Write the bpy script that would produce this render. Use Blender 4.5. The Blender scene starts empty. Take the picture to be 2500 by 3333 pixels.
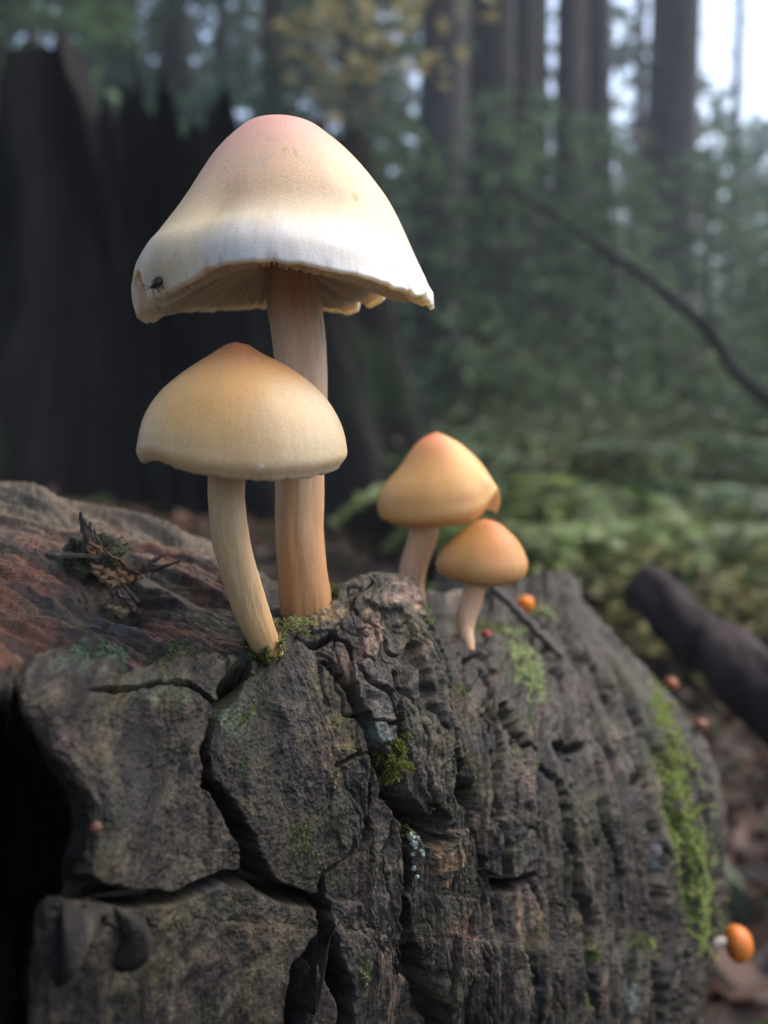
import bpy, math, random
import numpy as np
from mathutils import Vector, Matrix

random.seed(11)
RNG = np.random.RandomState(11)
R = math.radians
CM = 0.01
scene = bpy.context.scene
COL = scene.collection

# ------------------------------------------------------------------ camera
EYE = 0.42                      # eye height above the forest floor, metres
PITCH = 6.9                     # degrees below the horizontal
cam_data = bpy.data.cameras.new('camera')
cam = bpy.data.objects.new('camera', cam_data)
COL.objects.link(cam)
cam.location = (0, 0, EYE)
cam.rotation_euler = (R(90 - PITCH), 0, 0)
cam_data.sensor_fit = 'HORIZONTAL'
cam_data.sensor_width = 3.6     # a phone's small sensor, so the blur comes out like a phone's
cam_data.lens = 4.0
cam_data.clip_start = 0.005
cam_data.clip_end = 500
cam_data.dof.use_dof = True
cam_data.dof.focus_distance = 0.134
cam_data.dof.aperture_fstop = 1.65
scene.camera = cam

# ------------------------------------------------------------------ sky, sun, exposure
SUN_EL, SUN_AZ = 52, 66        # azimuth clockwise from +Y (the view direction)
world = bpy.data.worlds.new('World')
scene.world = world
world.use_nodes = True
wn = world.node_tree
bg = wn.nodes['Background']
sky = wn.nodes.new('ShaderNodeTexSky')
sky.sky_type = 'NISHITA'
sky.sun_disc = False
sky.sun_elevation = R(SUN_EL)
sky.sun_rotation = R(SUN_AZ)
sky.air_density = 1.0
sky.dust_density = 2.5
sky.ozone_density = 0.0
wn.links.new(sky.outputs[0], bg.inputs[0])
bg.inputs[1].default_value = 0.15
sun_data = bpy.data.lights.new('sun', 'SUN')
sun_data.energy = 0.9
sun_data.angle = R(60)
sun_data.color = (1.0, 0.90, 0.78)
sun = bpy.data.objects.new('sun', sun_data)
COL.objects.link(sun)
sd = Vector((math.sin(R(SUN_AZ)) * math.cos(R(SUN_EL)), math.cos(R(SUN_AZ)) * math.cos(R(SUN_EL)), math.sin(R(SUN_EL))))
sun.rotation_euler = sd.to_track_quat('Z', 'Y').to_euler()
sun.location = (0.5, -1, 4)
scene.view_settings.view_transform = 'Standard'
scene.view_settings.look = 'None'
scene.view_settings.gamma = 1.0
scene.view_settings.exposure = 1.5
scene.cycles.use_denoising = True
scene.cycles.max_bounces = 8
scene.cycles.transparent_max_bounces = 8

# ------------------------------------------------------------------ helpers
_p = R(PITCH)
FW = np.array([0, math.cos(_p), -math.sin(_p)])
UP = np.array([0, math.sin(_p), math.cos(_p)])
RT = np.array([1.0, 0, 0])
EYEP = np.array([0, 0, EYE])
F = 2500 * 4.0 / 3.6
def P(px, py, d):
    """world point (metres) seen at photo position px,py at depth d (metres)"""
    return EYEP + d * FW + d * (px - 1250) / F * RT + d * (1666.5 - py) / F * UP
def project(v):
    q = v - EYEP
    d = q @ FW
    d = np.where(np.abs(d) < 1e-6, 1e-6, d)
    return 1250 + F * (q @ RT) / d, 1666.5 - F * (q @ UP) / d, d

_perm = RNG.permutation(256)
_perm = np.concatenate([_perm, _perm, _perm])
_grad = RNG.normal(size=(256, 3)); _grad /= np.linalg.norm(_grad, axis=1)[:, None]
_grad = _grad.astype(np.float32)
_g2 = RNG.normal(size=(256, 2)); _g2 = (_g2 / np.linalg.norm(_g2, axis=1)[:, None]).astype(np.float32)
def perlin(p):
    p = np.asarray(p, np.float32)
    i = np.floor(p); f = p - i
    i = i.astype(np.int32) & 255
    u = f * f * f * (f * (f * 6 - 15) + 10)
    out = 0
    for dx in (0, 1):
        hx = _perm[(i[:, 0] + dx) & 255]; wx = u[:, 0] if dx else 1 - u[:, 0]
        for dy in (0, 1):
            hy = _perm[hx + ((i[:, 1] + dy) & 255)]; wy = wx * (u[:, 1] if dy else 1 - u[:, 1])
            for dz in (0, 1):
                g = _grad[_perm[hy + ((i[:, 2] + dz) & 255)]]
                wz = wy * (u[:, 2] if dz else 1 - u[:, 2])
                out = out + wz * ((f[:, 0] - dx) * g[:, 0] + (f[:, 1] - dy) * g[:, 1] + (f[:, 2] - dz) * g[:, 2])
    return out * 1.6
def perlin2(x, y, seed):
    ix = np.floor(x); iy = np.floor(y); fx = x - ix; fy = y - iy
    ix = ix.astype(np.int32); iy = iy.astype(np.int32)
    ux = fx * fx * (3 - 2 * fx); uy = fy * fy * (3 - 2 * fy)
    out = 0
    for dx in (0, 1):
        hx = _perm[(ix + dx + seed * 7) & 255]; wx = ux if dx else 1 - ux
        for dy in (0, 1):
            h = _perm[hx + ((iy + dy + seed * 3) & 255)]
            out = out + wx * (uy if dy else 1 - uy) * ((fx - dx) * _g2[h, 0] + (fy - dy) * _g2[h, 1])
    return out * 1.5
def fbm(p, octaves=4, gain=0.5):
    a, o = 1.0, 0
    p = np.asarray(p, np.float32)
    for k in range(octaves):
        o = o + a * perlin(p * np.float32(2.03 ** k) + np.float32(17.3 * k))
        a *= gain
    return o
def n2(u, v, w=0, octaves=4, gain=0.5):
    u, v = np.broadcast_arrays(np.asarray(u, np.float32), np.asarray(v, np.float32))
    a, o = 1.0, 0
    for k in range(octaves):
        m = np.float32(2.03 ** k)
        o = o + a * perlin2(u * m + np.float32(5.3 * k), v * m + np.float32(9.1 * k), int(w) + 11 * k)
        a *= gain
    return o
def sstep(a, b, x):
    t = np.clip((np.asarray(x, float) - a) / (b - a), 0, 1)
    return t * t * (3 - 2 * t)
def catmull(pts, n):
    """resample a polyline (k,dim) as a Catmull-Rom curve of n points, even in arc length"""
    p = np.asarray(pts, float)
    q = np.vstack([2 * p[0] - p[1], p, 2 * p[-1] - p[-2]])
    t = np.linspace(0, len(p) - 1 - 1e-9, 600)
    i = t.astype(int); f = (t - i)[:, None]
    a, b, c, e = q[i], q[i + 1], q[i + 2], q[i + 3]
    x = 0.5 * (2 * b + (c - a) * f + (2 * a - 5 * b + 4 * c - e) * f ** 2 + (3 * b - a - 3 * c + e) * f ** 3)
    s = np.concatenate([[0], np.cumsum(np.linalg.norm(np.diff(x, axis=0), axis=1))])
    w = np.linspace(0, s[-1], n)
    return np.stack([np.interp(w, s, x[:, k]) for k in range(x.shape[1])], -1)

def mesh_data(name, verts, faces, smooth=True, mat=None, color=None):
    """verts (n,3), faces (m,3 or 4) array; color (n,3) kept as a point attribute 'tint'"""
    verts = np.ascontiguousarray(verts, dtype=np.float32)
    faces = np.ascontiguousarray(faces, dtype=np.int32)
    me = bpy.data.meshes.new(name)
    k = faces.shape[1]
    me.vertices.add(len(verts)); me.vertices.foreach_set('co', verts.ravel())
    me.loops.add(faces.size); me.loops.foreach_set('vertex_index', faces.ravel())
    me.polygons.add(len(faces))
    me.polygons.foreach_set('loop_start', np.arange(0, faces.size, k, dtype=np.int32))
    me.polygons.foreach_set('loop_total', np.full(len(faces), k, dtype=np.int32))
    me.polygons.foreach_set('use_smooth', np.full(len(faces), smooth, dtype=bool))
    me.update(calc_edges=True)
    if color is not None:
        at = me.attributes.new('tint', 'FLOAT_COLOR', 'POINT')
        c = np.ones((len(verts), 4), np.float32); c[:, :3] = color
        at.data.foreach_set('color', c.ravel())
    if mat is not None:
        me.materials.append(mat)
    return me
def link(name, me, parent=None):
    o = bpy.data.objects.new(name, me)
    COL.objects.link(o)
    if parent is not None:
        o.parent = parent
        o.matrix_parent_inverse = Matrix.Translation(-Vector(parent.location)) if parent.type == 'EMPTY' and tuple(parent.rotation_euler) == (0, 0, 0) else Matrix()
    return o
def obj(name, verts, faces, mat, parent=None, smooth=True, color=None):
    return link(name, mesh_data(name, verts, faces, smooth, mat, color), parent)
def empty(name, loc=(0, 0, 0)):
    o = bpy.data.objects.new(name, None)
    o.location = tuple(float(v) for v in loc)
    o.empty_display_size = 0.01
    COL.objects.link(o)
    return o
def tag(o, label=None, cat=None, group=None, kind=None):
    if label: o['label'] = label
    if cat: o['category'] = cat
    if group: o['group'] = group
    if kind: o['kind'] = kind
    return o
def grid_faces(nr, nc, wrap=False):
    i = np.arange(nr - 1)[:, None]; j = np.arange(nc if wrap else nc - 1)[None, :]
    j2 = (j + 1) % nc
    f = np.stack(np.broadcast_arrays(i * nc + j, i * nc + j2, (i + 1) * nc + j2, (i + 1) * nc + j), -1)
    return f.reshape(-1, 4)
def tube(path, radii, nseg=8, cap=True, squash=None):
    """verts, quads of a tube along path (n,3)"""
    path = np.asarray(path, float); n = len(path)
    radii = np.broadcast_to(np.asarray(radii, float), (n,))
    t = np.gradient(path, axis=0); t /= np.linalg.norm(t, axis=1)[:, None] + 1e-12
    ref = np.array([0, 1, 0.1]) if abs(t[:, 1]).mean() < 0.8 else np.array([1, 0, 0.1])
    a = np.cross(t, ref); a /= np.linalg.norm(a, axis=1)[:, None]
    b = np.cross(t, a)
    th = np.linspace(0, 2 * np.pi, nseg, endpoint=False)
    v = path[:, None] + radii[:, None, None] * (np.cos(th)[None, :, None] * a[:, None] + np.sin(th)[None, :, None] * b[:, None])
    v = v.reshape(-1, 3); f = grid_faces(n, nseg, True)
    if cap:
        m = len(v)
        v = np.vstack([v, path[0], path[-1]])
        j = np.arange(nseg); j2 = (j + 1) % nseg
        f = np.vstack([f, np.stack([np.full(nseg, m), j2, j, j], -1), np.stack([np.full(nseg, m + 1), (n - 1) * nseg + j, (n - 1) * nseg + j2, (n - 1) * nseg + j2], -1)])
        f = fix_tris(f)
    return v, f
def fix_tris(f):
    return f
class Soup:
    """collects pieces that belong to one mesh; quads with a doubled last corner are triangles"""
    def __init__(s): s.v, s.f, s.c, s.n = [], [], [], 0
    def add(s, v, f, c=None):
        v = np.asarray(v, float); f = np.asarray(f)
        if f.shape[1] == 3: f = np.hstack([f, f[:, 2:]])
        s.v.append(v); s.f.append(f + s.n); s.n += len(v)
        if c is not None: s.c.append(np.broadcast_to(np.asarray(c, float), (len(v), 3)))
    def mesh(s, name, mat, smooth=True):
        v = np.vstack(s.v); f = np.vstack(s.f)
        return mesh_mixed(name, v, f, mat, smooth, np.vstack(s.c) if s.c else None)
def mesh_mixed(name, v, f, mat, smooth=True, color=None):
    tri = f[:, 2] == f[:, 3]
    if tri.all(): return mesh_data(name, v, f[:, :3], smooth, mat, color)
    if not tri.any(): return mesh_data(name, v, f, smooth, mat, color)
    q = f[~tri]; t = f[tri][:, :3]
    f3 = np.vstack([t, q[:, [0, 1, 2]], q[:, [0, 2, 3]]])
    return mesh_data(name, v, f3, smooth, mat, color)
def tube_obj(name, path, radii, mat, parent=None, nseg=8, color=None):
    v, f = tube(path, radii, nseg)
    return link(name, mesh_mixed(name, v, f, mat, True, color), parent)

# ------------------------------------------------------------------ materials
def material(name):
    m = bpy.data.materials.new(name); m.use_nodes = True
    nt = m.node_tree
    return m, nt, nt.nodes['Principled BSDF']
def noise_node(nt, scale, detail=4, rough=0.55, vec=None):
    n = nt.nodes.new('ShaderNodeTexNoise')
    n.inputs['Scale'].default_value = scale; n.inputs['Detail'].default_value = detail; n.inputs['Roughness'].default_value = rough
    if vec is not None: nt.links.new(vec, n.inputs['Vector'])
    return n
def ramp(nt, fac, stops):
    r = nt.nodes.new('ShaderNodeValToRGB')
    e = r.color_ramp.elements
    while len(e) < len(stops): e.new(0.5)
    for k, (pos, c) in enumerate(stops):
        e[k].position = pos; e[k].color = (*c, 1)
    nt.links.new(fac, r.inputs[0])
    return r
def mul(nt, a, b, fac=1.0):
    m = nt.nodes.new('ShaderNodeMix'); m.data_type = 'RGBA'; m.blend_type = 'MULTIPLY'
    m.inputs[0].default_value = fac
    nt.links.new(a, m.inputs[6]); nt.links.new(b, m.inputs[7])
    return m.outputs[2]
def bump(nt, bsdf, h, strength, dist):
    b = nt.nodes.new('ShaderNodeBump')
    b.inputs['Strength'].default_value = strength; b.inputs['Distance'].default_value = dist
    nt.links.new(h, b.inputs['Height']); nt.links.new(b.outputs[0], bsdf.inputs['Normal'])
    return b
def tinted(name, scale, lo, hi, rough=0.7, bump_d=0.0, bump_scale=None, sss=0.0, sss_scale=0.002, stretch=None, spec=0.5):
    """base colour = the mesh's own 'tint' attribute, broken up by a fine noise"""
    m, nt, b = material(name)
    at = nt.nodes.new('ShaderNodeAttribute'); at.attribute_name = 'tint'
    tc = nt.nodes.new('ShaderNodeTexCoord')
    vec = tc.outputs['Object']
    if stretch:
        mp = nt.nodes.new('ShaderNodeMapping'); mp.inputs['Scale'].default_value = stretch
        nt.links.new(vec, mp.inputs[0]); vec = mp.outputs[0]
    n = noise_node(nt, scale, 6, 0.6, vec)
    r = ramp(nt, n.outputs[0], [(0.28, (lo,) * 3), (0.72, (hi,) * 3)])
    nt.links.new(mul(nt, at.outputs['Color'], r.outputs[0]), b.inputs['Base Color'])
    b.inputs['Roughness'].default_value = rough
    b.inputs['Specular IOR Level'].default_value = spec
    if sss:
        b.inputs['Subsurface Weight'].default_value = sss
        b.inputs['Subsurface Radius'].default_value = (1.0, 0.6, 0.3)
        b.inputs['Subsurface Scale'].default_value = sss_scale
    if bump_d:
        bn = noise_node(nt, bump_scale or scale, 6, 0.65, vec)
        bump(nt, b, bn.outputs[0], 0.8, bump_d)
    return m
M_BARK = tinted('bark', 1100, 0.35, 1.6, rough=0.5, bump_d=0.0009, bump_scale=1700, spec=0.45)
M_WOOD = tinted('weathered_wood', 700, 0.5, 1.5, rough=0.6, bump_d=0.0007, bump_scale=900, stretch=(0.25, 1.0, 1.6))
M_CAP = tinted('mushroom_cap', 2200, 0.90, 1.08, rough=0.36, bump_d=0.00014, bump_scale=3000, sss=0.55, sss_scale=0.005, spec=0.35)
M_STEM = tinted('mushroom_stem', 900, 0.86, 1.1, rough=0.5, bump_d=0.0002, bump_scale=1500, sss=0.2, sss_scale=0.002, stretch=(1, 1, 0.15))
M_GILL = tinted('mushroom_gill', 900, 0.92, 1.04, rough=0.6, sss=0.6, sss_scale=0.002)
M_MOSS = tinted('moss', 900, 0.6, 1.4, rough=0.6, sss=0.0)
M_LEAF = tinted('foliage', 6, 0.6, 1.4, rough=0.55)
def leafy(m):
    nt = m.node_tree; b = nt.nodes['Principled BSDF']; out = nt.nodes['Material Output']
    tr = nt.nodes.new('ShaderNodeBsdfTranslucent'); mx = nt.nodes.new('ShaderNodeMixShader'); mx.inputs[0].default_value = 0.45
    src = b.inputs['Base Color'].links[0].from_socket
    nt.links.new(src, tr.inputs[0]); nt.links.new(b.outputs[0], mx.inputs[1]); nt.links.new(tr.outputs[0], mx.inputs[2]); nt.links.new(mx.outputs[0], out.inputs[0])
leafy(M_LEAF); leafy(M_MOSS); leafy(M_GILL)
M_TRUNK = tinted('trunk_bark', 14, 0.5, 1.5, rough=0.9, bump_d=0.02, bump_scale=20, stretch=(1, 1, 0.25))
M_DARKWOOD = tinted('dark_wood', 30, 0.5, 1.5, rough=0.9, bump_d=0.01, bump_scale=50, stretch=(1, 1, 0.2), spec=0.2)
M_LITTER = tinted('forest_litter', 9, 0.5, 1.5, rough=0.9, bump_d=0.01, bump_scale=60, spec=0.2)
M_BEETLE = tinted('beetle_shell', 900, 0.8, 1.2, rough=0.25)

# ------------------------------------------------------------------ ground
def ground_height(x, y):
    h = 0.03 * n2(x * 1.3, y * 1.3, 3, 4)
    h = h + 0.30 * np.exp(-(((x + 0.75) / 0.55) ** 2 + ((y - 1.15) / 0.38) ** 2))      # rotten debris heaped at the dark stump
    h = h + 0.16 * np.exp(-(((x + 0.1) / 0.45) ** 2 + ((y - 1.6) / 0.5) ** 2))
    h = h + 0.5 * sstep(3, 14, y) * (0.8 + 0.3 * n2(x * 0.2, y * 0.2, 8, 2)) + 1.2 * sstep(12, 60, y)
    h = h * sstep(0.12, 0.5, np.hypot(x - 0.03, y - 0.18))
    return h - 0.0
def build_ground():
    r = np.concatenate([np.linspace(0, 3, 90), np.geomspace(3.05, 220, 70)])
    th = np.linspace(0, 2 * np.pi, 220, endpoint=False)
    x = 0.03 + r[:, None] * np.sin(th)[None]; y = 0.18 + r[:, None] * np.cos(th)[None]
    z = ground_height(x, y)
    n = n2(x * 2.1, y * 2.1, 1, 4); g = n2(x * 0.9, y * 0.9, 5, 3)
    brown = np.array([0.040, 0.023, 0.017]); dark = np.array([0.012, 0.0095, 0.008]); moss = np.array([0.045, 0.062, 0.022])
    w = sstep(-0.4, 0.5, n)[..., None]; c = dark * (1 - w) + brown * w
    mm = sstep(0.05, 0.4, g + 0.25 * n)[..., None] * 0.8 * sstep(1.0, 2.2, np.hypot(x, y))[..., None]
    c = (c * (1 - mm) + moss * mm) * 0.75
    v = np.stack([x, y, z], -1).reshape(-1, 3)
    tag(obj('ground', v, grid_faces(len(r), len(th), True), M_LITTER, color=c.reshape(-1, 3)), kind='structure',
        label='brown forest floor of needles and moss', cat='ground')
build_ground()

# ------------------------------------------------------------------ the mossy stump in front
# control points of its outer surface: photo position and depth in cm, row by row from the foot over the crest to the back
COLS = {  # name: rows r1..r7 then r8 (rear drop)
 'a': [(-900, 3500, 9.5), (-900, 3000, 9.8), (-850, 2620, 10.2), (-800, 2380, 10.6), (-700, 2150, 11.2), (-500, 1900, 13.5), (-350, 1620, 17.5), (-250, 1700, 20)],
 'b': [(-430, 3500, 9.0), (-420, 3000, 9.2), (-400, 2620, 9.4), (-380, 2400, 9.6), (-330, 2180, 10.2), (-260, 1900, 13.2), (-150, 1625, 17.5), (-100, 1700, 20)],
 'c': [(-150, 3300, 17.0), (-150, 2950, 18), (-120, 2650, 18), (-100, 2440, 16), (-120, 2200, 9.9), (-80, 1915, 13.2), (0, 1650, 17.6), (20, 1725, 20)],
 'd': [(150, 3300, 15.0), (170, 2950, 16), (170, 2650, 16), (110, 2430, 14), (-20, 2245, 10.2), (60, 1935, 13.2), (110, 1665, 17.6), (120, 1740, 20)],
 'e0': [(120, 3480, 11.2), (220, 3000, 11.6), (268, 2640, 12.0), (130, 2410, 11.8), (60, 2225, 10.5), (130, 1950, 13.2), (180, 1685, 17.5), (190, 1765, 20)],
 'e': [(150, 3480, 10.0), (250, 3000, 10.2), (290, 2640, 10.5), (150, 2400, 10.5), (130, 2215, 10.7), (200, 1960, 13.2), (240, 1700, 17.5), (250, 1780, 20)],
 'f': [(590, 3500, 11.4), (590, 3000, 11.4), (570, 2640, 11.5), (540, 2390, 11.6), (520, 2165, 12.0), (480, 1970, 14.2), (480, 1760, 17.4), (480, 1840, 20)],
 'g': [(940, 3500, 12.6), (930, 3000, 12.6), (900, 2640, 12.6), (860, 2390, 12.7), (820, 2150, 13.1), (780, 1985, 15.0), (740, 1845, 17.3), (730, 1920, 20)],
 'h': [(1190, 3500, 13.4), (1170, 3000, 13.4), (1150, 2640, 13.4), (1090, 2370, 13.5), (1010, 2085, 13.9), (970, 1965, 14.9), (940, 1990, 16.9), (930, 2030, 19)],
 'i': [(1390, 3500, 14.2), (1380, 3000, 14.2), (1360, 2620, 14.2), (1310, 2330, 14.4), (1260, 2030, 15.0), (1260, 1890, 16.2), (1270, 1985, 17.8), (1290, 2040, 20)],
 'j': [(1560, 3500, 15.0), (1550, 3000, 15.1), (1540, 2620, 15.3), (1520, 2370, 15.8), (1500, 2170, 16.5), (1465, 2070, 17.4), (1430, 2070, 19.2), (1440, 2050, 22)],
 'k': [(1760, 3500, 16.0), (1750, 3000, 16.3), (1730, 2600, 16.8), (1710, 2360, 17.8), (1690, 2195, 19.2), (1670, 2090, 21), (1660, 2010, 23.5), (1650, 1985, 26)],
 'l': [(2060, 3500, 18.5), (2070, 3000, 19.3), (2050, 2600, 20.2), (1980, 2350, 21.6), (1900, 2170, 23.2), (1840, 2050, 25.0), (1800, 1960, 27.0), (1780, 1945, 29.1)],
 'm': [(2230, 3500, 21.1), (2300, 3000, 22.7), (2310, 2600, 24.2), (2205, 2335, 25.6), (2050, 2140, 27.1), (1930, 2020, 28.6), (1860, 1935, 30.8), (1830, 1940, 33.0)],
 'n': [(2190, 3400, 25.8), (2260, 2950, 27.4), (2270, 2600, 29.1), (2170, 2350, 30.2), (2030, 2175, 31.4), (1920, 2060, 32.5), (1860, 1980, 33.6), (1830, 1980, 35.8)],
}
def stump_controls():
    cols = []
    for k, rows in COLS.items():
        p = [P(a, b, d * CM) for a, b, d in rows]
        foot = p[0].copy()
        out = np.array([foot[0] - 0.02, foot[1] - 0.22, 0]); out /= np.linalg.norm(out)
        mid = foot + out * 0.012; mid[2] = 0.14
        base = foot + out * 0.035; base[2] = -0.015
        back = p[-1].copy(); back[1] += 0.015; back[2] -= 0.12
        bb = back.copy(); bb[1] += 0.02; bb[2] = -0.015
        cols.append([base, mid] + p + [back, bb])
    # close the back: the last column swings round behind
    last = cols[-1]
    w = [q + np.array([-0.05, 0.05, -0.004]) for q in last]
    w[0][2] = w[-1][2] = -0.015
    cols.append(w)
    return np.array(cols).transpose(1, 0, 2)          # rows, cols, 3
CTRL = stump_controls()
NRC, NCC = CTRL.shape[:2]
#       rows: base mid r1 r2 r3 r4 r5 r6 r7 r8 back bb
ROWSEG = [8, 24, 115, 110, 85, 85, 85, 95, 35, 12, 6]
COLSEG = [10, 12, 34, 34, 26, 85, 95, 80, 80, 70, 70, 90, 60, 30, 10]
def knots(seg):
    return np.concatenate([k + np.arange(n) / n for k, n in enumerate(seg)] + [[len(seg)]])
def cr_matrix(t, n):
    t = np.clip(t, 0, n - 1 - 1e-9); i = t.astype(int); f = t - i
    W = np.zeros((len(t), n + 2))
    w = [0.5 * (-f + 2 * f**2 - f**3), 0.5 * (2 - 5 * f**2 + 3 * f**3), 0.5 * (f + 4 * f**2 - 3 * f**3), 0.5 * (-f**2 + f**3)]
    for k in range(4): W[np.arange(len(t)), i + k] += w[k]
    M = np.zeros((len(t), n)); M += W[:, 1:-1]
    M[:, 0] += 2 * W[:, 0]; M[:, 1] -= W[:, 0]; M[:, -1] += 2 * W[:, -1]; M[:, -2] -= W[:, -1]
    return M
VV = knots(ROWSEG); UU = knots(COLSEG)
BASE = np.einsum('ri,ck,ikd->rcd', cr_matrix(VV, NRC), cr_matrix(UU, NCC), CTRL)
NR, NC = BASE.shape[:2]
def grid_normals(g):
    du = np.gradient(g, axis=1); dv = np.gradient(g, axis=0)
    n = np.cross(du, dv); n /= np.linalg.norm(n, axis=2)[..., None] + 1e-12
    return n
NRM = grid_normals(BASE)
if (NRM[NR // 3, NC // 2] @ (EYEP - BASE[NR // 3, NC // 2])) < 0: NRM = -NRM
def blur_rows(a, k):
    c = np.cumsum(np.pad(a, ((k + 1, k), (0, 0), (0, 0)), 'edge'), axis=0); a = (c[2 * k + 1:] - c[:-2 * k - 1]) / (2 * k + 1)
    c = np.cumsum(np.pad(a, ((0, 0), (k + 1, k), (0, 0)), 'edge'), axis=1); return (c[:, 2 * k + 1:] - c[:, :-2 * k - 1]) / (2 * k + 1)
NRM = blur_rows(blur_rows(NRM, 14), 14); NRM /= np.linalg.norm(NRM, axis=2)[..., None]
V2 = np.broadcast_to(VV[:, None], (NR, NC)); U2 = np.broadcast_to(UU[None], (NR, NC))
PX, PY, PD = project(BASE.reshape(-1, 3)); PX = PX.reshape(NR, NC); PY = PY.reshape(NR, NC); PD = PD.reshape(NR, NC)
# arc lengths in cm: across and along the grain
GU = np.concatenate([np.zeros((NR, 1)), np.cumsum(np.linalg.norm(np.diff(BASE, axis=1), axis=2), axis=1)], 1)[250][None].repeat(NR, 0) * 100
GV = np.concatenate([np.zeros((1, NC)), np.cumsum(np.linalg.norm(np.diff(BASE, axis=0), axis=2), axis=0)], 0) * 100
FACE = (V2 > 1.5) & (V2 < 8.2) & (U2 > 4.4) & (U2 < 14.2)          # the side the photo shows
wob = n2(GU * 0.9, GV * 0.9, 2, 3)
wob2 = n2(GU * 0.9, GV * 0.9, 9, 3)
fine = n2(GU * 4, GV * 4, 4, 3)
WX = PX + 16 * wob + 7 * fine; WY = PY + 16 * wob2 + 7 * n2(GU * 4, GV * 4, 14, 3)
def dist_poly(pts):
    """distance (photo px) to a polyline, with the interpolated third value (width)"""
    best = np.full(PX.shape, 1e9); val = np.zeros(PX.shape)
    for (x0, y0, w0), (x1, y1, w1) in zip(pts[:-1], pts[1:]):
        dx, dy = x1 - x0, y1 - y0
        t = np.clip(((WX - x0) * dx + (WY - y0) * dy) / (dx * dx + dy * dy + 1e-9), 0, 1)
        d = np.hypot(WX - x0 - t * dx, WY - y0 - t * dy)
        m = d < best
        best = np.where(m, d, best); val = np.where(m, w0 + t * (w1 - w0), val)
    return best, val
CRACKS = [  # photo x, y, half width; then the depth in cm
 ([(790, 2160, 26), (753, 2241, 24), (720, 2290, 14), (672, 2366, 15), (655, 2464, 20), (678, 2554, 24), (738, 2630, 24), (791, 2727, 26), (821, 2825, 28), (866, 2886, 30), (942, 2923, 26), (1017, 2926, 18), (1055, 2900, 8)], 1.0),
 ([(250, 2890, 40), (330, 2905, 30), (392, 2916, 26), (444, 2938, 22), (557, 2923, 22), (663, 2871, 20), (731, 2848, 16), (821, 2875, 20)], 1.0),
 ([(1058, 2144, 6), (1130, 2210, 7), (1179, 2306, 8), (1203, 2397, 12), (1239, 2463, 20), (1275, 2535, 26), (1311, 2608, 26), (1347, 2662, 30), (1402, 2692, 42), (1440, 2720, 10)], 0.9),
 ([(1055, 2840, 8), (1047, 2976, 16), (1055, 3029, 20), (1078, 3142, 30), (1108, 3255, 32), (1140, 3480, 30)], 1.1),
 ([(1040, 3040, 20), (985, 3150, 30), (960, 3330, 26), (950, 3500, 20)], 0.7),
 ([(1300, 2600, 10), (1325, 2660, 9), (1322, 2742, 7), (1325, 2855, 8), (1318, 2930, 8), (1337, 3043, 14), (1359, 3156, 24), (1378, 3232, 34), (1416, 3292, 34), (1450, 3500, 24)], 0.9),
 ([(1440, 2250, 4), (1457, 2358, 6), (1468, 2478, 12), (1490, 2540, 34), (1520, 2590, 46), (1530, 2650, 26), (1551, 2704, 10), (1574, 2795, 10), (1619, 2855, 13), (1657, 2885, 16), (1725, 2855, 10)], 1.3),
 ([(1402, 2700, 44), (1415, 2660, 34), (1400, 2620, 8)], 1.4),
 ([(1640, 2290, 14), (1660, 2350, 16), (1700, 2420, 8), (1770, 2480, 8), (1823, 2553, 8), (1845, 2742, 9), (1883, 2915, 11), (1920, 2975, 16), (1913, 3081, 18), (1930, 3200, 10), (1960, 3500, 8)], 0.6),
 ([(1823, 2420, 12), (1870, 2440, 14)], 0.6), ([(2060, 2550, 14), (2100, 2520, 12)], 0.5),
 ([(1100, 2500, 5), (1124, 2487, 6), (1161, 2457, 6), (1203, 2448, 5), (1215, 2530, 4), (1215, 2644, 5), (1200, 2720, 10), (1170, 2780, 8), (1120, 2800, 5), (1060, 2840, 6)], 0.4),
 ([(300, 2245, 6), (377, 2249, 9), (437, 2234, 9), (527, 2215, 7), (620, 2230, 6), (700, 2290, 8)], 0.5),
 ([(1340, 1990, 4), (1400, 2060, 6), (1420, 2150, 7), (1440, 2250, 4)], 0.4),
 ([(960, 2080, 6), (1040, 2100, 8), (1090, 2060, 7), (1130, 2090, 6), (1180, 2190, 5), (1250, 2260, 7), (1285, 2350, 8), (1275, 2440, 6)], 0.45),
 ([(1720, 2855, 6), (1740, 2960, 6), (1720, 3100, 7), (1740, 3240, 8), (1760, 3500, 8)], 0.5),
 ([(1560, 2760, 6), (1590, 2900, 6), (1560, 3060, 7), (1590, 3200, 8), (1600, 3500, 8)], 0.5),
 ([(1560, 2180, 6), (1610, 2300, 6), (1640, 2420, 6), (1620, 2560, 7), (1650, 2700, 6), (1670, 2860, 8)], 0.5),
 ([(1800, 2180, 8), (1880, 2330, 7), (1940, 2480, 7), (1960, 2640, 6), (1990, 2800, 7), (2010, 3000, 7), (2030, 3200, 7), (2050, 3500, 7)], 0.45),
 ([(1900, 2130, 8), (2010, 2330, 7), (2080, 2540, 8), (2110, 2740, 6), (2130, 2950, 7), (2150, 3200, 7), (2140, 3500, 7)], 0.45),
 ([(1760, 2000, 9), (1850, 2110, 8), (1960, 2200, 8), (2080, 2330, 8), (2180, 2500, 7), (2210, 2700, 7), (2230, 3000, 7), (2200, 3500, 7)], 0.4),
]
crack = np.zeros(PX.shape); core = np.zeros(PX.shape, bool)
for pts, depth in CRACKS:
    d, w = dist_poly(pts)
    w = w * (1 + 0.35 * wob)
    prof = 1 - sstep(0.45 * w, 1.25 * w + 2, d)
    lip = np.exp(-((d - 1.6 * w) / (0.6 * w + 6)) ** 2)
    crack = np.maximum(crack, prof * depth * np.clip(w / 12, 0.45, 1))
    core |= d < 0.75 * w
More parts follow.
